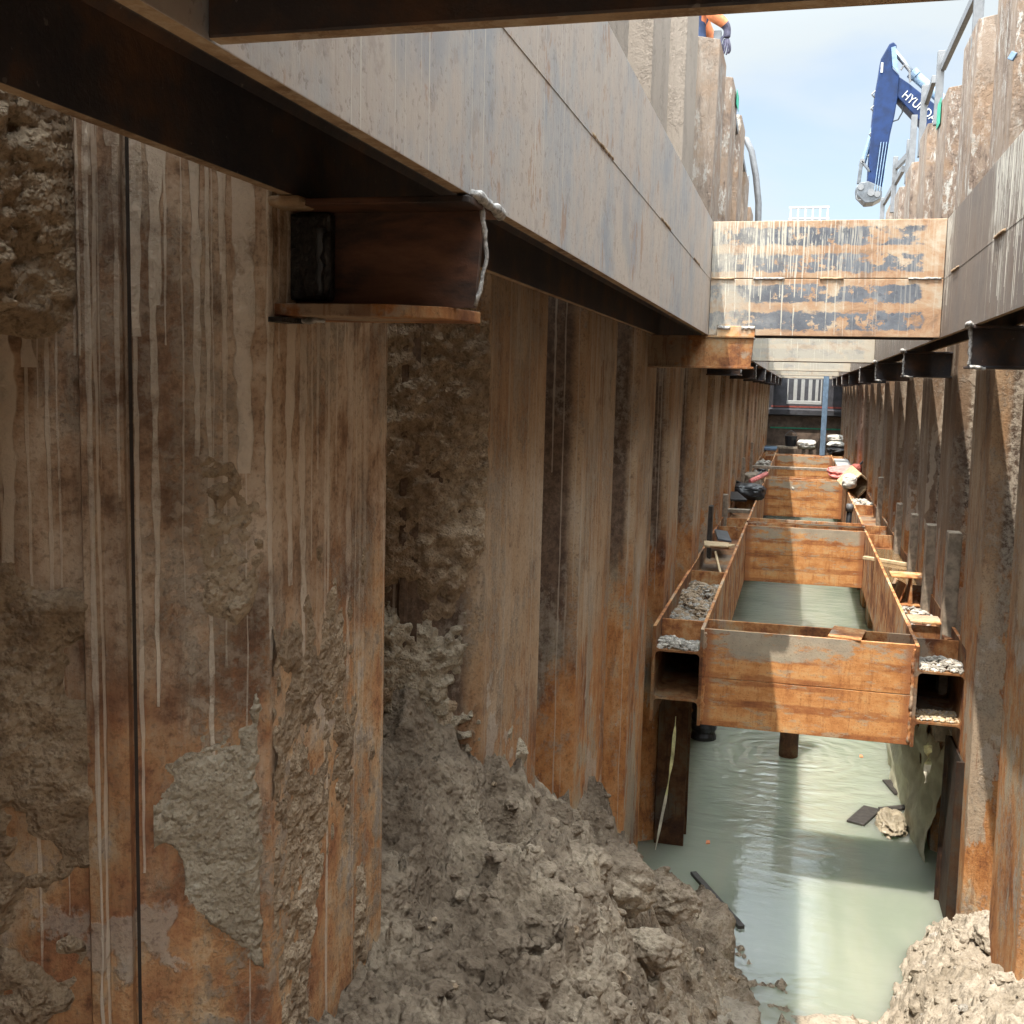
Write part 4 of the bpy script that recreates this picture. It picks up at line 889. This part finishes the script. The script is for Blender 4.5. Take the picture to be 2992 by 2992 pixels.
flat('plank', (-.68,12.9,-1.41), (.34,.14,.04), .05, (0,0), M['wood'], 'short grey plank across the left waler of the second frame', 'plank')
flat('plank', (-.2,27.8,-1.4), (1.2,.6,.05), .0, (0,0), M['wood'], 'grey platform board at the far end under the tools', 'plank')
# shovel, black bag and boards on the left waler of frame 2
t = thing('shovel', 'black bladed shovel lying over the left waler of the second frame', 'shovel', (-.66,15.6,-1.4))
m = MB(); m.prism([(-.14,-.02),(.14,-.02),(.12,.2),(0,.32),(-.12,.2)], 'z', 0, .01); o = m.build('blade', M['black'], t, bevel=.003); o.matrix_basis = Matrix.Translation((-.72,15.2,-1.36))@Matrix.Rotation(2.6,4,'Z')@Matrix.Rotation(.5,4,'X')
m = MB(); m.tube([(-.68,15.3,-1.36),(-.52,16.7,-1.22)], .018, 8); m.build('handle', M['galv'], t, smooth=True)
m = MB(); m.tube([(-.58,16.72,-1.2),(-.46,16.68,-1.2)], .02, 8); m.build('grip', M['black'], t, smooth=True); adopt(t)
def sack(name, c, size, mat, label, seed, cat='sack'):
    V, F = ICO4; V = V.copy(); V = np.sign(V)*np.abs(V)**.6
    r = 1+.12*fbm(V*1.6+seed, 4, seed)+.07*(1-np.abs(fbm(V*3.5+seed, 3, seed)))
    V = V*r[:, None]*np.array(size)/2+np.array(c); return tag(npmesh(name, V, F, mat), label, cat)
sack('bag', (-.62,14.9,-1.36), (.42,.5,.2), M['black'], 'crumpled black bag on the left waler of the second frame', 4, 'bag')
sack('sack', (-.66,17.5,-1.4), (.3,.5,.2), M['wood'], 'dusty sack beside the shovel handle', 6)
flat('timber_board', (-.76,14.1,-1.36), (.2,.5,.03), .3, (.1,0), M['black'], 'black board under the crumpled black bag', 'timber board')
m = MB(); m.tube([(-.62,15.5,-1.27),(-.44,16.4,-1.23)], .035, 10); tag(m.build('drain_pipe', M['pink'], smooth=True), 'short orange pipe beside the shovel', 'pipe')
sack('sack', (.83,19.3,-1.36), (.62,1.2,.18), M['pink'], 'long faded red sack lying along the right waler of the third frame', 8)
flat('tray', (.86,22.6,-1.42), (.28,2.6,.03), .0, (0,0), M['white'], 'white tray lying on the right waler of the third frame', 'tray')
for k, (z_, y_, m_) in enumerate([(-1.38,26.6,'black'),(-1.25,26.9,'sack'),(-1.12,27.3,'sack')]):
    sack('sack', (.88,y_,z_), (.44,1.0,.15), M[m_], ['black sack at the bottom of the far right stack','pale sack in the middle of the far right stack','pale sack on top of the far right stack'][k], 20+k)
t = thing('crate', 'brown open compartment crate tipped over on the right waler', 'crate', (.9,16.9,-1.4))
rot = Matrix.Rotation(.7,4,'Y')@Matrix.Rotation(.4,4,'Z')
for nm, c, s_ in [('back_panel',(0,.2,0),(.46,.02,.3)),('side_panel',(-.23,0,0),(.02,.4,.3)),('side_panel',(.23,0,0),(.02,.4,.3)),('side_panel',(0,0,.15),(.46,.4,.02)),('side_panel',(0,0,-.15),(.46,.4,.02)),('divider',(0,0,0),(.02,.38,.28))]:
    m = MB(); m.box(c[0]-s_[0]/2,c[0]+s_[0]/2,c[1]-s_[1]/2,c[1]+s_[1]/2,c[2]-s_[2]/2,c[2]+s_[2]/2); o = m.build(nm, M['wood_lt'] if nm != 'back_panel' else M['rust'], t); o.matrix_basis = rot
sack('bag', (.74,16.6,-1.3), (.2,.3,.2), M['sack'], 'pale plastic bag against the tipped crate', 31, 'bag')
sack('bag', (.86,17.3,-1.18), (.14,.2,.18), M['red'], 'bright red bag on top of the tipped crate', 32, 'bag')
t = thing('sledgehammer', 'dark hammer with a long handle propped behind the crate', 'hammer', (1.,18.1,-1.2))
m = MB(); m.tube([(.88,17.9,-1.2),(1.2,18.3,-.88)], .016, 8); m.build('handle', M['black'], t); m = MB(); m.box(.8,.96,17.85,17.95,-1.26,-1.16); m.build('head', M['black'], t, bevel=.01); adopt(t)
m = MB(); m.tube([(.58,13.2,-2.1),(.6,13.0,-1.36)], .032, 12); o = m.build('standpipe', M['black'], smooth=True); tag(o, 'black standpipe with a grey cap in the second frame', 'pipe')
m = MB(); m.tube([(.6,13.0,-1.36),(.602,12.99,-1.28)], .042, 12); m.build('cap', M['galv'], o, smooth=True)
# far end: post, barrier, tools
m = MB(); m.box(.46,.58,25.75,25.87,-1.6,.45); o = m.build('prop_post', M['bluegrey'], bevel=.01); tag(o, 'pale blue upright post near the far end of the trench', 'post')
m = MB(); m.box(.42,.62,25.71,25.91,-1.615,-1.602); m.build('base_plate', M['rust_lt'], o)
def barrier(c, w_, h_, n, label, fr=.05, th_=.04, legs=0):
    t = thing('barrier', label, 'barrier', c); x_, y_, z_ = c
    for zz in (z_, z_+h_-fr): m = MB(); m.box(x_-w_/2,x_+w_/2,y_-th_/2,y_+th_/2,zz,zz+fr); m.build('rail', M['white'], t, bevel=.008)
    for k in range(n):
        xx = x_-w_/2+fr/2+(w_-fr)*k/(n-1); m = MB(); m.box(xx-fr*.45,xx+fr*.45,y_-th_/2+.002,y_+th_/2-.002,z_+fr+.001,z_+h_-fr-.001); m.build('slat', M['white'], t)
    for k in range(legs): m = MB(); xx = x_-w_/2+.03+(w_-.06)*k; m.box(xx-.02,xx+.02,y_-.02,y_+.02,z_-.7,z_-.001); m.build('leg', M['white'], t)
    adopt(t); return t
t = thing('barrier', 'white slatted plastic barrier hung before the dark far bulkhead', 'barrier', (.07,28.4,-.35))
def wbox(nm, x0,x1,z0,z1, y0=28.38,y1=28.42): m = MB(); x0, x1, z0, z1 = [q*1.06 for q in (x0, x1, z0, z1)]; m.box(x0,x1,y0,y1,z0,z1); m.build(nm, M['white'], t, bevel=.01)
wbox('rail', -.34,.46,-.33,-.24); wbox('rail', -.34,.46,.26,.36)
for xx, ww in [(-.32,.03),(-.15,.085),(.02,.085),(.19,.085),(.34,.07),(.44,.035)]: wbox('slat', xx-ww/2, xx+ww/2, -.239, .259, 28.385, 28.415)
adopt(t)
t = thing('barrier', 'white slatted barrier on the footbridge standing against the sky', 'barrier', (-.045,19.5,2.9))
for nm, x0, x1, z0, z1 in [('rail',-.37,.29,3.04,3.075),('rail',-.37,.29,2.86,2.89),('rail',-.37,.29,2.4,2.43)]:
    m = MB(); m.box(x0,x1,19.48,19.52,z0,z1); m.build(nm, M['white'], t, bevel=.01)
for k in range(6): m = MB(); xx = -.34+k*.12; m.box(xx-.012,xx+.012,19.485,19.515,2.431,3.039); m.build('slat', M['white'], t)
adopt(t)
flat('footbridge', (.1,19.7,2.37), (2.6,.6,.05), 0, (0,0), M['wood'], 'plank footbridge over the trench under the white barrier', 'footbridge')
t = thing('bucket', 'black tool bucket on the far platform board', 'bucket', (-.2,27.7,-1.37))
m = MB(); m.tube([(-.2,27.7,-1.372),(-.2,27.7,-1.12)], [.12,.15], 14); m.build('pail', M['black'], t); m = MB(); m.tube([(-.35+.3*k/8,27.7,-1.12+.13*math.sin(math.pi*k/8)) for k in range(9)], .008, 6); m.build('handle', M['galv'], t); adopt(t)
sack('cloth_heap', (.18,27.6,-1.3), (.42,.5,.2), M['sack'], 'heap of grey cloths beside the bucket at the far end', 44, 'cloth')
flat('tarpaulin', (-.66,27.2,-1.4), (.3,1.4,.05), 0, (0,0), M['bluegrey'], 'folded blue-green sheet on the far left waler', 'tarpaulin')
# packers standing against the walls
def packer(x, y, z0, z1, side, label, mat='wood'):
    m = MB(); m.box(x-.04,x+.04,y-.07,y+.07,z0,z1); return tag(m.build('packing_post', M[mat], bevel=.006), label, 'post', 'packing posts behind the lower walers')
for k, (y_, zt) in enumerate([(7.3,-.86),(8.45,-.95),(9.6,-1.0),(11.0,-1.05),(13.6,-1.)]):
    packer(1.02-.045, y_, -2.2, zt, 1, ['nearest grey packing post standing against the right wall','second grey packing post against the right wall','third grey packing post against the right wall','fourth short packing post against the right wall','fifth packing post on the right, by the second frame'][k])
for k, (y_, zt) in enumerate([(10.4,-1.1),(12.65,-1.2),(16.3,-1.0),(19.,-.9)]):
    packer(-.79, y_, -2.2, zt, -1, ['nearest dark packing post against the left wall','second packing post, pale, against the left wall','third packing post against the left wall','fourth packing post against the left wall'][k], 'wood_dk' if k == 0 else 'wood')
# tapes hanging from the walers
def tape(pts, w_, label, seed):
    rng = random.Random(seed); V = []; F = []; n = 40; P = [Vector(p) for p in pts]
    for i in range(n+1):
        s_ = i/n*(len(P)-1); k = min(int(s_), len(P)-2); q = P[k].lerp(P[k+1], s_-k); a = .5+.9*math.sin(i*.33+seed); ww = w_*(.35 if i < 4 else 1-.35*i/n)
        d = Vector((math.cos(a), math.sin(a), 0))*ww/2; V += [q-d, q+d]
    for i in range(n): F.append((2*i, 2*i+1, 2*i+3, 2*i+2))
    m = MB(); m.add(V, F); o = m.build('warning_tape', [M['tape'], M['tape_end']]); o.modifiers.new('solid', 'SOLIDIFY').thickness = .002
    for p in o.data.polygons: p.material_index = 1 if p.index > 24 else 0
    return tag(o, label, 'tape', 'hanging tapes')
tape([(-.657,6.7,-2.045),(-.665,6.7,-2.3),(-.7,6.7,-2.6),(-.75,6.7,-2.93)], .024, 'long yellow tape hanging from the left waler end to the water', 1)
tape([(.828,6.7,-2.05),(.84,6.7,-2.15),(.832,6.7,-2.3)], .05, 'short yellow tape end hanging under the right waler', 2)
# floating things
Wd = M['wood_dk']
def floating(c, L, w_, ang, label, t_=.02, mat=None): 
    m = MB(); m.obox((c[0],c[1],ZW+.006), (L,w_,t_), Matrix.Rotation(ang,3,'Z')); return tag(m.build('floating_board', mat or Wd, bevel=.003), label, 'board', 'boards floating on the water')
floating((-.343,6.469), .72, .04, math.atan2(-.628,.333), 'long thin dark stick floating at the foot of the mud slope', .03)
floating((.605,8.14), .37, .13, math.atan2(.5,.2), 'squarish black board floating left of the plastic bag')
floating((.838,8.36), .25, .07, math.atan2(.12,.2), 'narrow black board floating just above the plastic bag')
floating((.86,8.82), .3, .075, math.atan2(-.5,.12)+.0, 'small black board floating against the silt bank')
V, F = ICO4; V = V.copy(); r = 1+.35*(1-np.abs(fbm(V*2.2, 4, 5))*1.5)+.08*fbm(V*6, 3, 2); V = V*r[:, None]*np.array([.085,.22,.05])+np.array([.79,8.02,ZW+.015])
tag(npmesh('plastic_bag', V, F, M['bag']), 'crumpled tan plastic bag floating beside the black boards', 'bag')
for k, (x_, y_) in enumerate([(.655,9.52),(-.459,7.31)]):
    m = MB(); m.prism([(x_-.014,y_-.03),(x_+.014,y_-.02),(x_+.008,y_+.03),(x_-.014,y_+.025)], 'z', ZW+.002, ZW+.008); tag(m.build('leaf', M['orange']), ['orange scrap floating under the front strut','tiny orange scrap floating beside the left post'][k], 'scrap')
t = thing('corrugated_pipe', 'black corrugated drain pipe standing in the water behind the left post', 'pipe', (-.69,9.6,-3.3))
pr = []
for k in range(24): pr.append((-.69, 9.6, -3.4+k*.03))
m = MB(); m.tube(pr, [.115 if k % 3 else .098 for k in range(24)], 20); m.build('barrel', M['black'], t, smooth=False); adopt(t)
# ================================================================= GUARD RAILS
def rails(posts, x, base, top, segs, label, xo=0):
    t = thing('guardrail', label, 'guard rail', (x, posts[0], base))
    for k, y_ in enumerate(posts):
        m = MB(); m.box(x-.03,x+.03,y_-.03,y_+.03,base,top[k]); m.build('post', M['galv'], t, bevel=.004)
    for ya, za, yb, zb_ in segs:
        m = MB(); m.bar((x+.02,ya,za),(x+.02,yb,zb_),.04,.07); m.build('rail', M['galv'], t, bevel=.004)
    adopt(t); return t
rails([7.95,10.1,11.4,12.4,12.8,14.8,16.9], .98, 2.24, [3.2,2.84,2.9,2.86,2.7,2.92,2.77], [(6.9,2.67,10.07,2.71),(10.8,2.8,11.43,2.75),(12.7,2.557,14.77,2.797),(13.75,2.576,16.9,2.7)], 'grey guard rail with square posts along the top of the right wall')
rails([9.22,12.95,14.2], -.80, 2.5, [2.83,2.62,2.62], [(10.4,2.66,13.4,2.5)], 'grey guard rail post and rail along the top of the left wall')
m = MB(); m.tube([(-.95,13,2.3),(-.9,13,2.68),(-.823,13,2.82),(-.757,13,2.80),(-.692,13,2.67),(-.632,13,2.4),(-.588,13,2.1),(-.572,13,1.6),(-.57,13,.95)], .036, 12)
o = m.build('hose', M['galv'], smooth=True); tag(o, 'thick grey hose arching over the top of the left wall', 'hose')
for (x_, y_, z_), lb in [((-.60,11.0,2.70),'green painted tip on a left wall pile'),]: pass
def paint(x0, y0, y1, z0, z1, side, label):
    m = MB(); x1 = x0+side*-.004; m.box(min(x0,x1),max(x0,x1),y0,y1,z0,z1); return tag(m.build('paint_mark', M['green'], bevel=.002), label, 'paint mark')
paint(1.02-.03*2.3-.006, 9.5, 9.74, 2.12, 2.32, 1, 'green paint mark at the top of a right wall pile')
paint(-.83+.035*2.7+.012, 10.6, 10.9, 2.6, 2.735, -1, 'green paint mark at the top of a left wall pile')
o = flat('blue_tie', (.895,5.9,1.62), (.012,.04,.04), .6, (.5,.2), M['bluegrey'], 'small pale blue rope knot tied on the right wall pile', 'rope tie')

# ================================================================= EXCAVATOR (on the ground beyond the right wall)
ex = thing('excavator', 'blue excavator reaching its arm above the right trench wall against the sky', 'excavator', (6.4,20,1.9))
Y0, Y1 = 19.8, 20.2
ST = [(1.1,5.73),(.98,5.5),(.96,5.28),(.925,5.0),(.9,4.52),(.885,3.95),(.885,3.57),(.89,3.29),(1.12,3.29),(1.15,3.77),(1.2,4.28),(1.25,4.57),(1.28,4.86),(1.29,5.22),(1.17,5.34),(1.22,5.7),(1.16,5.76)]
m = MB(); m.prism([(x,z) for x,z in ST][::-1], 'y', Y0, Y1); o = m.build('stick', M['blue'], ex, bevel=.02)
for k in range(4): q = MB(); q.bar((1.0+.04*k,Y0-.015,3.35),(1.06+.045*k,Y0-.015,4.15),.012,.02); q.build('grease_line', M['bluegrey'], o)
q = MB(); q.prism([(1.13,5.66),(1.2,5.68),(1.27,5.24),(1.17,5.36)], 'y', Y0-.03, Y0-.004); q.build('gusset', M['bluegrey'], o)
for z_ in (4.95,4.72,4.3,3.95): q = MB(); q.tube([(.93,19.9,z_+.06),(.87,19.88,z_),(.93,19.9,z_-.06)], .014, 6); q.build('hose', M['galv'], o)
q = MB(); q.box(.985,1.02,Y0-.02,Y0-.003,5.27,5.43); q.build('label_plate', M['white'], o)
BM = [(1.10,5.08),(1.11,5.25),(1.18,5.28),(1.45,5.09),(2.6,4.15),(5.1,2.75),(5.1,2.35),(2.5,3.55),(1.78,4.35),(1.39,4.76)]
m = MB(); m.prism(BM[::-1], 'y', Y0+.03, Y1+.05); o = m.build('boom', M['blue'], ex, bevel=.015)
tc = bpy.data.curves.new('lettering', 'FONT'); tc.body = 'HYUNDAI'; tc.size = .19; tc.extrude = .003; tc.space_character = 1.0
to = bpy.data.objects.new('lettering_curve', tc); COL.objects.link(to); bpy.context.view_layer.update()
me = bpy.data.meshes.new_from_object(to.evaluated_get(bpy.context.evaluated_depsgraph_get())); bpy.data.objects.remove(to)
me.materials.clear(); me.materials.append(M['white'])
lt = bpy.data.objects.new('lettering', me); COL.objects.link(lt); lt.parent = o
lt.matrix_basis = Matrix.Translation((1.335,Y0+.024,4.885))@Matrix.Rotation(R(40.),4,'Y')@Matrix.Rotation(R(90),4,'X')@Matrix.Scale(.85,4,(1,0,0))
m = MB(); m.tube([(1.17,20,5.69),(1.53,20,5.27)], .04, 12); r_ = m.build('cylinder_rod', M['chrome'], ex, smooth=True)
m = MB(); m.tube([(1.5,20,5.3),(2.6,20,4.3)], .085, 14); m.build('cylinder_barrel', M['bluegrey'], ex, smooth=True)
m = MB(); m.tube([(1.49,20,5.31),(1.56,20,5.24)], .1, 14); m.build('cylinder_gland', M['bluegrey'], ex)
m = MB(); m.tube([(1.37,19.95,4.8),(1.38,19.95,4.66),(1.32,19.95,4.54),(1.22,19.95,4.51)], .012, 6); m.build('hose', M['black'], ex)
m = MB(); m.tube([(1.3,19.8,5.3),(1.36,19.78,5.38),(1.44,19.78,5.28),(1.46,19.8,5.1)], .02, 6); m.build('hose', M['galv'], ex)
# linkage and quick coupler
cp_ = MB(); cp_.prism([(.72,3.3),(.7,3.42),(.76,3.5),(.9,3.52),(1.12,3.42),(1.13,3.24),(1.0,3.17),(.86,3.16)][::-1], 'y', Y0-.02, Y1+.02); cpo = cp_.build('quick_coupler', M['steelgrey'], ex, bevel=.015)
for x_, z_, r__ in [(.78,3.42,.05),(.95,3.33,.06),(1.05,3.3,.05)]: q = MB(); q.tube([(x_,Y0-.05,z_),(x_,Y1+.05,z_)], r__, 12); q.build('pin', M['galv'], cpo)
q = MB(); q.tube([(.77+.05*math.cos(a),Y0,3.27+.06*math.sin(a)) for a in [k*.63 for k in range(11)]], .012, 6); q.build('hook_ring', M['galv'], cpo)
for a, b in [((.77,3.86),(.74,3.48)),((.77,3.86),(.93,3.66))]: m = MB(); m.bar((a[0],Y0+.03,a[1]),(b[0],Y0+.03,b[1]),.06,.04); m.build('tipping_link', M['steelgrey'], ex, bevel=.01)
m = MB(); m.tube([(.78,Y0+.0,3.86),(.78,Y1,3.86)], .04, 10); m.build('pin', M['galv'], ex)
m = MB(); m.tube([(.8,20,3.85),(.98,20,4.6)], .045, 10); m.build('bucket_cylinder', M['bluegrey'], ex)
# machine body
m = MB(); m.prism([(4.7,2.8),(8.3,2.8),(8.5,3.2),(8.3,3.75),(5.9,3.8),(4.7,3.0)], 'y', 19.1, 21.4); m.build('house', M['blue'], ex, bevel=.06)
m = MB(); m.prism([(4.5,2.8),(5.8,2.8),(5.8,4.4),(5.0,4.4),(4.5,3.7)], 'y', 18.5, 19.09); cb = m.build('cab', M['blue'], ex, bevel=.05)
m = MB(); m.prism([(4.62,3.2),(5.6,3.2),(5.6,4.2),(5.05,4.2),(4.62,3.68)], 'y', 18.49, 18.495); m.build('window', M['glass'], cb)
for yy in (18.8, 21.1):
    m = MB(); m.prism([(4.3,2.2),(4.6,1.91),(8.2,1.91),(8.5,2.2),(8.2,2.55),(4.6,2.55)], 'y', yy-.3, yy+.3); m.build('track', M['black'], ex, bevel=.06)
m = MB(); m.tube([(6.4,20,2.5),(6.4,20,2.81)], .7, 24); m.build('turntable', M['black'], ex)
adopt(ex)

# ================================================================= WORKER LEANING OVER THE LEFT WALL
def skin(name, chains, mats, mid, sub=2):
    """chains: lists of (point, radius, material); first point of each later chain must already exist"""
    V = []; E = []; Rr = []; Mt = []; key = {}
    for ch in chains:
        last = None
        for p, r, mt in ch:
            k = tuple(round(c, 4) for c in p)
            if k not in key: key[k] = len(V); V.append(p); Rr.append(r); Mt.append(mt)
            i = key[k]
            if last is not None: E.append((last, i))
            last = i
    me = bpy.data.meshes.new(name); me.from_pydata(V, E, []); o = bpy.data.objects.new(name, me); COL.objects.link(o)
    sk = o.modifiers.new('skin', 'SKIN'); sk.use_smooth_shade = True
    for i, d in enumerate(me.skin_vertices[0].data): d.radius = (Rr[i], Rr[i]); d.use_root = (i == 0)
    s_ = o.modifiers.new('sub', 'SUBSURF'); s_.levels = s_.render_levels = sub
    bpy.context.view_layer.update(); dg = bpy.context.evaluated_depsgraph_get()
    m2 = bpy.data.meshes.new_from_object(o.evaluated_get(dg)); bpy.data.objects.remove(o)
    A = np.array(V)
    # each face takes the material of the bone it lies on
    seg = [(A[a], A[b], Mt[b]) for a, b in E]
    m2.materials.clear()
    for q in mats: m2.materials.append(q)
    for p in m2.polygons:
        c = np.array(p.center); best = 9; bm_ = 0
        for a, b, mt in seg:
            d = b-a; t_ = np.clip(((c-a)@d)/(d@d+1e-9), 0, 1); dd = np.linalg.norm(c-a-d*t_)
            if dd < best: best = dd; bm_ = mt
        p.material_index = bm_; p.use_smooth = True
    o = bpy.data.objects.new(name, m2); COL.objects.link(o); return o
# 0 navy 1 orange 2 glove 3 skin
hip = (-1.02,9.3,2.98); px = -.72; py = 9.2
per = thing('person', 'worker in navy trousers and orange top leaning over the left wall, gloved hand hanging down', 'person', (-1.05,9.3,1.9))
ch = [[(hip,.13,0),((-.93,9.29,3.14),.135,1),((-.80,9.28,3.3),.15,1),((-.68,9.27,3.4),.12,1),((-.6,9.27,3.45),.055,3),((-.53,9.27,3.5),.06,3)],
      [(hip,.13,0),((-.99,9.2,2.9),.095,0),((-.92,9.18,2.5),.075,0),((-1.02,9.18,2.02),.05,0),((-.99,9.18,1.94),.045,0),((-.86,9.17,1.925),.035,0)],
      [(hip,.13,0),((-1.06,9.4,2.9),.095,0),((-1.05,9.45,2.45),.075,0),((-1.2,9.45,2.02),.05,0),((-1.18,9.45,1.94),.045,0),((-1.05,9.46,1.925),.035,0)],
      [((-.80,9.28,3.3),.15,1),((-.82,9.1,3.26),.075,1),((-.87,9.07,3.08),.058,1),((-.855,9.12,2.93),.052,1),((-.79,9.16,2.905),.05,1),((-.745,9.19,2.875),.042,1),((-.722,9.2,2.84),.032,2),((-.724,py,2.80),.03,2),((-.728,py,2.765),.034,2)],
      [((-.80,9.28,3.3),.15,1),((-.86,9.46,3.26),.075,1),((-.95,9.52,3.0),.058,1),((-.85,9.5,2.82),.045,1),((-.8,9.48,2.78),.035,2),((-.77,9.47,2.74),.035,2)]]
body = skin('body', ch, [M['navy'],M['orange'],M['glove'],M['skin']], 0); body.parent = per
# five gloved fingers, loosely curled, rooted in the palm
for k, (dx, dy, L, sp) in enumerate([(.022,-.012,.085,.018),(.010,-.016,.095,.010),(-.004,-.014,.09,.0),(-.018,-.008,.075,-.012)]):
    r0_ = (-.728+dx*.6,py+dy*.4,2.765); a = (-.728+dx,py+dy,2.735); b_ = (-.728+dx+sp*.6,py+dy-.004,2.735-L*.45); c_ = (-.728+dx+sp*.9-.006,py+dy+.006,2.735-L*.8); d_ = (-.728+dx+sp*.7-.016,py+dy+.016,2.735-L)
    f_ = skin('finger', [[(r0_,.011,0),(a,.0105,0),(b_,.0095,0),(c_,.009,0),(d_,.007,0)]], [M['glove']], 0, 1); f_.parent = body
f_ = skin('thumb', [[((-.745,py-.01,2.79),.012,0),((-.765,py-.02,2.755),.011,0),((-.77,py-.022,2.72),.0095,0),((-.762,py-.02,2.695),.008,0)]], [M['glove']], 0, 1); f_.parent = body
V, F = ICO4; hd = V*np.array([.078,.075,.11]); nose = np.exp(-((V[:, 1])**2+(V[:, 2]+.05)**2)*30)*(V[:, 0] > 0); hd[:, 0] += nose*.03
a = .9; Rm = np.array([[math.cos(a),0,math.sin(a)],[0,1,0],[-math.sin(a),0,math.cos(a)]]); hd = hd@Rm.T+np.array([-.47,9.27,3.55])
h_ = npmesh('head', hd, F, M['skin']); h_.parent = body
hv = V*np.array([.1,.095,.085]); hv[:, 2] = np.maximum(hv[:, 2], -.01); hv = (hv+np.array([0,0,.05]))@Rm.T+np.array([-.47,9.27,3.55]); h2 = npmesh('helmet', hv, F, M['hat']); h2.parent = body
adopt(per)

# ================================================================= SKY, SUN, CAMERA
SX, SY = .165, .35
elev = math.atan2(1, math.hypot(SX, SY)); az = math.atan2(-SX, -SY)
W = bpy.data.worlds.new('World'); C.world = W; W.use_nodes = True; wt = W.node_tree; wn = wt.nodes; bgn = wn['Background']
sk = wn.new('ShaderNodeTexSky'); sk.sky_type = 'NISHITA'; sk.sun_disc = False; sk.sun_elevation = elev; sk.sun_rotation = az; sk.dust_density = 2.; sk.ozone_density = 1.2
tcn = wn.new('ShaderNodeTexCoord'); mp = wn.new('ShaderNodeMapping'); mp.inputs['Scale'].default_value = (1.4,1.4,3.2); wt.links.new(tcn.outputs['Generated'], mp.inputs[0])
nz = wn.new('ShaderNodeTexNoise'); nz.inputs['Scale'].default_value = 1.7; nz.inputs['Detail'].default_value = 6; nz.inputs['Roughness'].default_value = .52; nz.inputs['Distortion'].default_value = .4; wt.links.new(mp.outputs[0], nz.inputs['Vector'])
mr = wn.new('ShaderNodeMapRange'); mr.interpolation_type = 'SMOOTHSTEP'; mr.inputs[1].default_value = .4; mr.inputs[2].default_value = .6; mr.inputs[3].default_value = .38; mr.inputs[4].default_value = .95; wt.links.new(nz.outputs[0], mr.inputs[0])
mx = wn.new('ShaderNodeMix'); mx.data_type = 'RGBA'; wt.links.new(mr.outputs[0], mx.inputs[0]); wt.links.new(sk.outputs[0], mx.inputs[6]); 
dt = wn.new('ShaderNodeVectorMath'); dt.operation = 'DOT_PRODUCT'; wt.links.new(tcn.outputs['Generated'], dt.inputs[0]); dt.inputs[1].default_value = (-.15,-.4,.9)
gr_ = wn.new('ShaderNodeMapRange'); gr_.interpolation_type = 'SMOOTHSTEP'; gr_.inputs[1].default_value = -.14; gr_.inputs[2].default_value = .8; gr_.inputs[3].default_value = 1.; gr_.inputs[4].default_value = FILL_GLOW; wt.links.new(dt.outputs['Value'], gr_.inputs[0])
cm = wn.new('ShaderNodeVectorMath'); cm.operation = 'SCALE'; cm.inputs[0].default_value = CLOUD; wt.links.new(gr_.outputs[0], cm.inputs['Scale']); wt.links.new(cm.outputs[0], mx.inputs[7])   # cloud tint, boosted overhead and behind the camera as added fill light
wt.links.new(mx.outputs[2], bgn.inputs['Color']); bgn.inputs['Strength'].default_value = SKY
sl = bpy.data.lights.new('sun', 'SUN'); sl.energy = SUN; sl.angle = R(.5); sl.color = (1,.93,.82); so = bpy.data.objects.new('sun', sl); COL.objects.link(so)
so.rotation_euler = Vector((SX, SY, -1)).to_track_quat('-Z', 'Y').to_euler(); so.location = (0,-10,12)
psi, phi, rol, f = .2551, .1171, .0238, 2061.8
fw = Vector((-math.sin(psi)*math.cos(phi), math.cos(psi)*math.cos(phi), -math.sin(phi))); rt = Vector((math.cos(psi), math.sin(psi), 0)); up = rt.cross(fw)
r2 = rt*math.cos(rol)+up*math.sin(rol); u2 = up*math.cos(rol)-rt*math.sin(rol)
cd = bpy.data.cameras.new('camera'); co = bpy.data.objects.new('camera', cd); COL.objects.link(co); C.camera = co
cd.sensor_width = 36; cd.lens = 36*f/1932; cd.clip_start = .02; cd.clip_end = 3000
co.matrix_world = Matrix((r2, u2, -fw)).transposed().to_4x4()
C.view_settings.view_transform = 'Standard'; C.view_settings.look = 'None'; C.view_settings.gamma = 1; C.view_settings.exposure = EXPO
C.cycles.max_bounces = 10; C.cycles.diffuse_bounces = 7; C.cycles.glossy_bounces = 4; C.cycles.use_denoising = True; C.cycles.caustics_reflective = False; C.cycles.caustics_refractive = False
